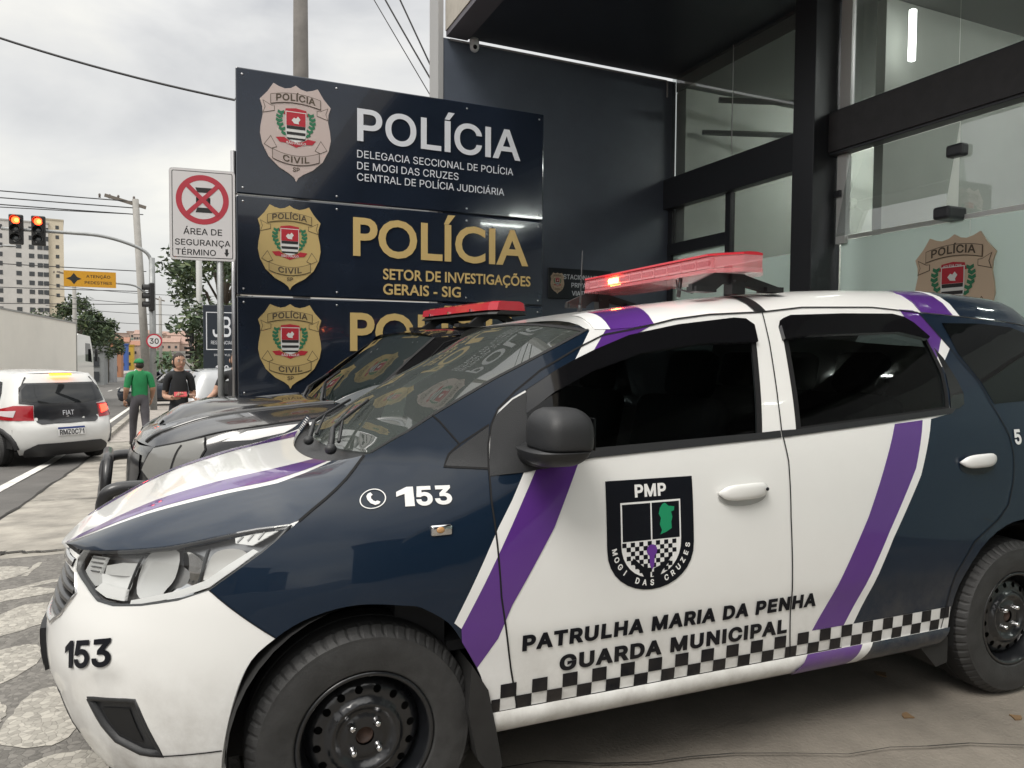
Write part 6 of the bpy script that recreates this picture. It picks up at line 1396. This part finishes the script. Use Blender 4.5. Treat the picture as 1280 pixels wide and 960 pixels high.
for nm, f in (('body_side', S2), ('body_side', mir2)):
    b_ = panel(nm, sideA, f, BLACKP, C2, holes=[FW2, RW2], step=.07, ctr=ct2, skirt=.015)
    for L in (FW2, RW2): panel('window', L, f, DGLASS, b_, off=-.008, step=.1, ctr=ct2)
    q = MB().use(SMOKE, True); ribbon(q, FW2[:-1], f, .05, .012, ctr=ct2); q.build('rain_deflector', b_)
    q = MB().use(GAP, True); ribbon(q, [(1.50,.3),(1.46,.9),(1.47,1.05),(1.52,1.12),(1.70,1.34),(1.90,1.51),(2.05,1.555)], f, .006, .003, ctr=ct2); ribbon(q, B2.edge, f, .008, .003, ctr=ct2); q.build('shut_lines', b_)
    panel('white_cover', [(.66,.905),(.74,.962),(.95,1.000),(1.22,1.038),(1.06,1.000),(.88,.945),(.78,.912)], f, VINYLW, b_, off=.002, step=.06, ctr=ct2)
    hl = panel('headlight', [(.30,.85),(.45,.89),(.56,.925),(.60,.86),(.58,.74),(.45,.68),(.33,.67),(.26,.72)], f, mat('suv_lamp', (.20,.20,.19), .2, coat=.6), b_, off=.006, step=.04, ctr=ct2)
    q = MB().use(GAP, True); ribbon(q, [(.30,.85),(.45,.89),(.56,.925),(.60,.86),(.58,.74),(.45,.68),(.33,.67),(.26,.72),(.30,.85)], f, .02, .004, ctr=ct2); ribbon(q, [(.46,.70),(.47,.88)], f, .012, .008, ctr=ct2); q.build('headlight_bezel', hl)
    panel('grille', [(0,.58),(0,.80),(.20,.80),(.24,.70),(.2,.6)], f, mat('grille_black', (.02,.02,.022)), C2, off=.006, step=.05, ctr=ct2)
hood2 = panel('hood', grid(0,1,-1,1), H2, BLACKP, C2, step=.05, ctr=(.9,0,.2), skirt=.015)
for s_ in (1, -1):
    q = MB().use(BLACKP, True); ribbon(q, [(.04, s_*.62), (.5, s_*.60), (.98, s_*.64)], H2, .05, .010, ctr=(.9,0,.2), thick=.012); q.build('bonnet_ridge', hood2)
sc = MB().use(BLACKP, True)
rg = []
for v_, hh, ww in ((.16,.004,.30),(.20,.03,.34),(.30,.055,.36),(.45,.062,.36),(.60,.045,.34),(.72,.004,.30)):
    p = [Vector(H2(v_, k)) for k in (-ww,-ww*.8,-ww*.4,0,ww*.4,ww*.8,ww)]; rg.append([tuple(p[i]+Vector((0,0,hh*(0 if i in (0,6) else .8 if i in (1,5) else 1)))) for i in range(7)])
sc.ring(rg, close=False, cap=(False, False)); sc.build('bonnet_scoop', hood2)
q = MB().use(DARK); p0 = [Vector(H2(.165, k)) for k in (-.28, .28)]; q.add([tuple(p0[0]+Vector((-.004,0,.004))), tuple(p0[1]+Vector((-.004,0,.004))), tuple(p0[1]+Vector((.02,0,.03))), tuple(p0[0]+Vector((.02,0,.03)))], [(0,1,2,3)]); q.build('scoop_mouth', hood2)
panel('roof', grid(1.84,4.1,-1,1), R2, BLACKP, C2, step=.12, ctr=(2.6,0,.6))
g2 = panel('windscreen', grid(0,1,-1,1), G2, WSG, C2, step=.08, ctr=(2.4,0,.6))
q = MB().use(GAP, True)
for e_ in ([(0,-.985),(1,-.985)], [(0,.985),(1,.985)]): ribbon(q, e_, G2, .03, .002, ctr=(2.4,0,.6))
q.build('windscreen_seal', g2)
cw = MB().use(PLAST, True); cw.ring([[tuple(Vector(H2(1, i/10-1))+Vector((0,0,-.015))) for i in range(21)], [tuple(Vector(G2(0, i/10-1))+Vector((0,0,-.02))) for i in range(21)], [G2(.02, i/10-1) for i in range(21)]], close=False, cap=(False, False)); cw.build('cowl', C2)
for w0, w1 in ((.45,.05), (-.15,-.5)):
    q = MB().use(PLAST, True); a = Vector(G2(0, w0))+Vector((-.03,0,.02)); b = Vector(G2(.2, w1))+Vector((-.02,0,.04)); q.tube([a, (a+b)/2+Vector((0,0,.03)), b], [.014,.01,.008], 6); q.tube([Vector(G2(.03, w0-.05))+Vector((-.01,0,.02)), b, Vector(G2(.38, w1-.08))+Vector((-.01,0,.02))], .009, 6); q.build('wiper', C2)
bu = MB().use(BLACKP, True); bu.ring([[S2(i/8*.6*s_ if 0 else (i-8)/8*.62, h) for i in range(17)] for h in (.30,.36,.52,.60)], close=False, cap=(False, False)); bu.build('front_bumper', C2)
bar = mat('bull_bar_black', (.018,.018,.02), .35, coat=.3)
q = MB().use(bar, True)
for s_ in (1, -1): q.tube(smooth_line([(.12, s_*.74, .655), (-.03, s_*.74, .66), (-.10, s_*.73, .635), (-.125, s_*.70, .565), (-.125, s_*.62, .49), (-.13, s_*.4, .46), (-.13, 0, .455)], False, 4), .038, 12)
q.tube([(-.13,-.3,.46),(-.10,-.3,.75),(-.10,.3,.75),(-.13,.3,.46)], .03, 10); q.build('bull_bar', C2)
fl = MB().use(DARK); fl.span((.4,-.6,.25),(4.1,.6,.8)); fl.span((1.3,-.82,.26),(3.15,.82,.55)); fl.build('underbody', C2)
for (x, s_) in ((.94,1),(3.6,1),(.94,-1),(3.6,-1)): wheel(C2, x, -s_*.88, .345, .345, s_, .21, steel=False)
for s_ in (1, -1):
    q = MB().use(DARK, True); q.ring([[(.94+.37*cos(t), -s_*y, .345+.385*sin(t)) for t in [radians(-10+i*10) for i in range(21)]] for y in (.88,.5)], close=False, cap=(False,False)); q.build('wheel_arch_liner', C2)
l2 = empty('light_bar'); l2.parent = C2
REDP = mat('red_bar_lens', (.50,.025,.04), .15, coat=.6)
def bar2(nm, m, z0, z1, ins):
    q = MB().use(m); rings = []
    for y in (-.68,-.62,-.3,0,.3,.62,.68):
        k = max(0, (abs(y)-.6)/.08); x0, x1 = 2.26+.06*k+ins, 2.58-.06*k-ins
        rings.append([(x0-.012, y, z0), (x0, y, z1-.012), (x0+.03, y, z1), (x1-.03, y, z1), (x1, y, z1-.012), (x1+.012, y, z0)])
    q.ring(rings); return q.build(nm, l2)
bar2('lens', REDP, 1.755, 1.822, 0); bar2('base_tray', mat('tray_black', (.02,.02,.02), .5), 1.725, 1.753, -.005)
q = MB().use(CHROME)
for y in (-.38, .02, .40): q.box((2.245, y, 1.762), (.012,.02,.022))
q.build('lens_clips', l2)
for s_ in (1, -1):
    q = MB().use(br); q.ring([[(x, s_*.45+d, z) for x, z in ((2.18,1.645),(2.28,1.725),(2.50,1.725),(2.66,1.65),(2.56,1.645),(2.44,1.70),(2.36,1.70),(2.28,1.645))] for d in (-.02,.02)]); q.box((2.2, s_*.45, 1.645), (.2,.09,.025)); q.box((2.5, s_*.45, 1.648), (.2,.09,.025)); q.build('bracket', l2)
q = MB().use(PLAST, True); q.ell((1.70, -1.0, 1.12), (.09,.11,.09), e=.7); q.tube([(1.66,-.83,1.08),(1.70,-.95,1.08)], .03, 8); q.build('door_mirror', C2)
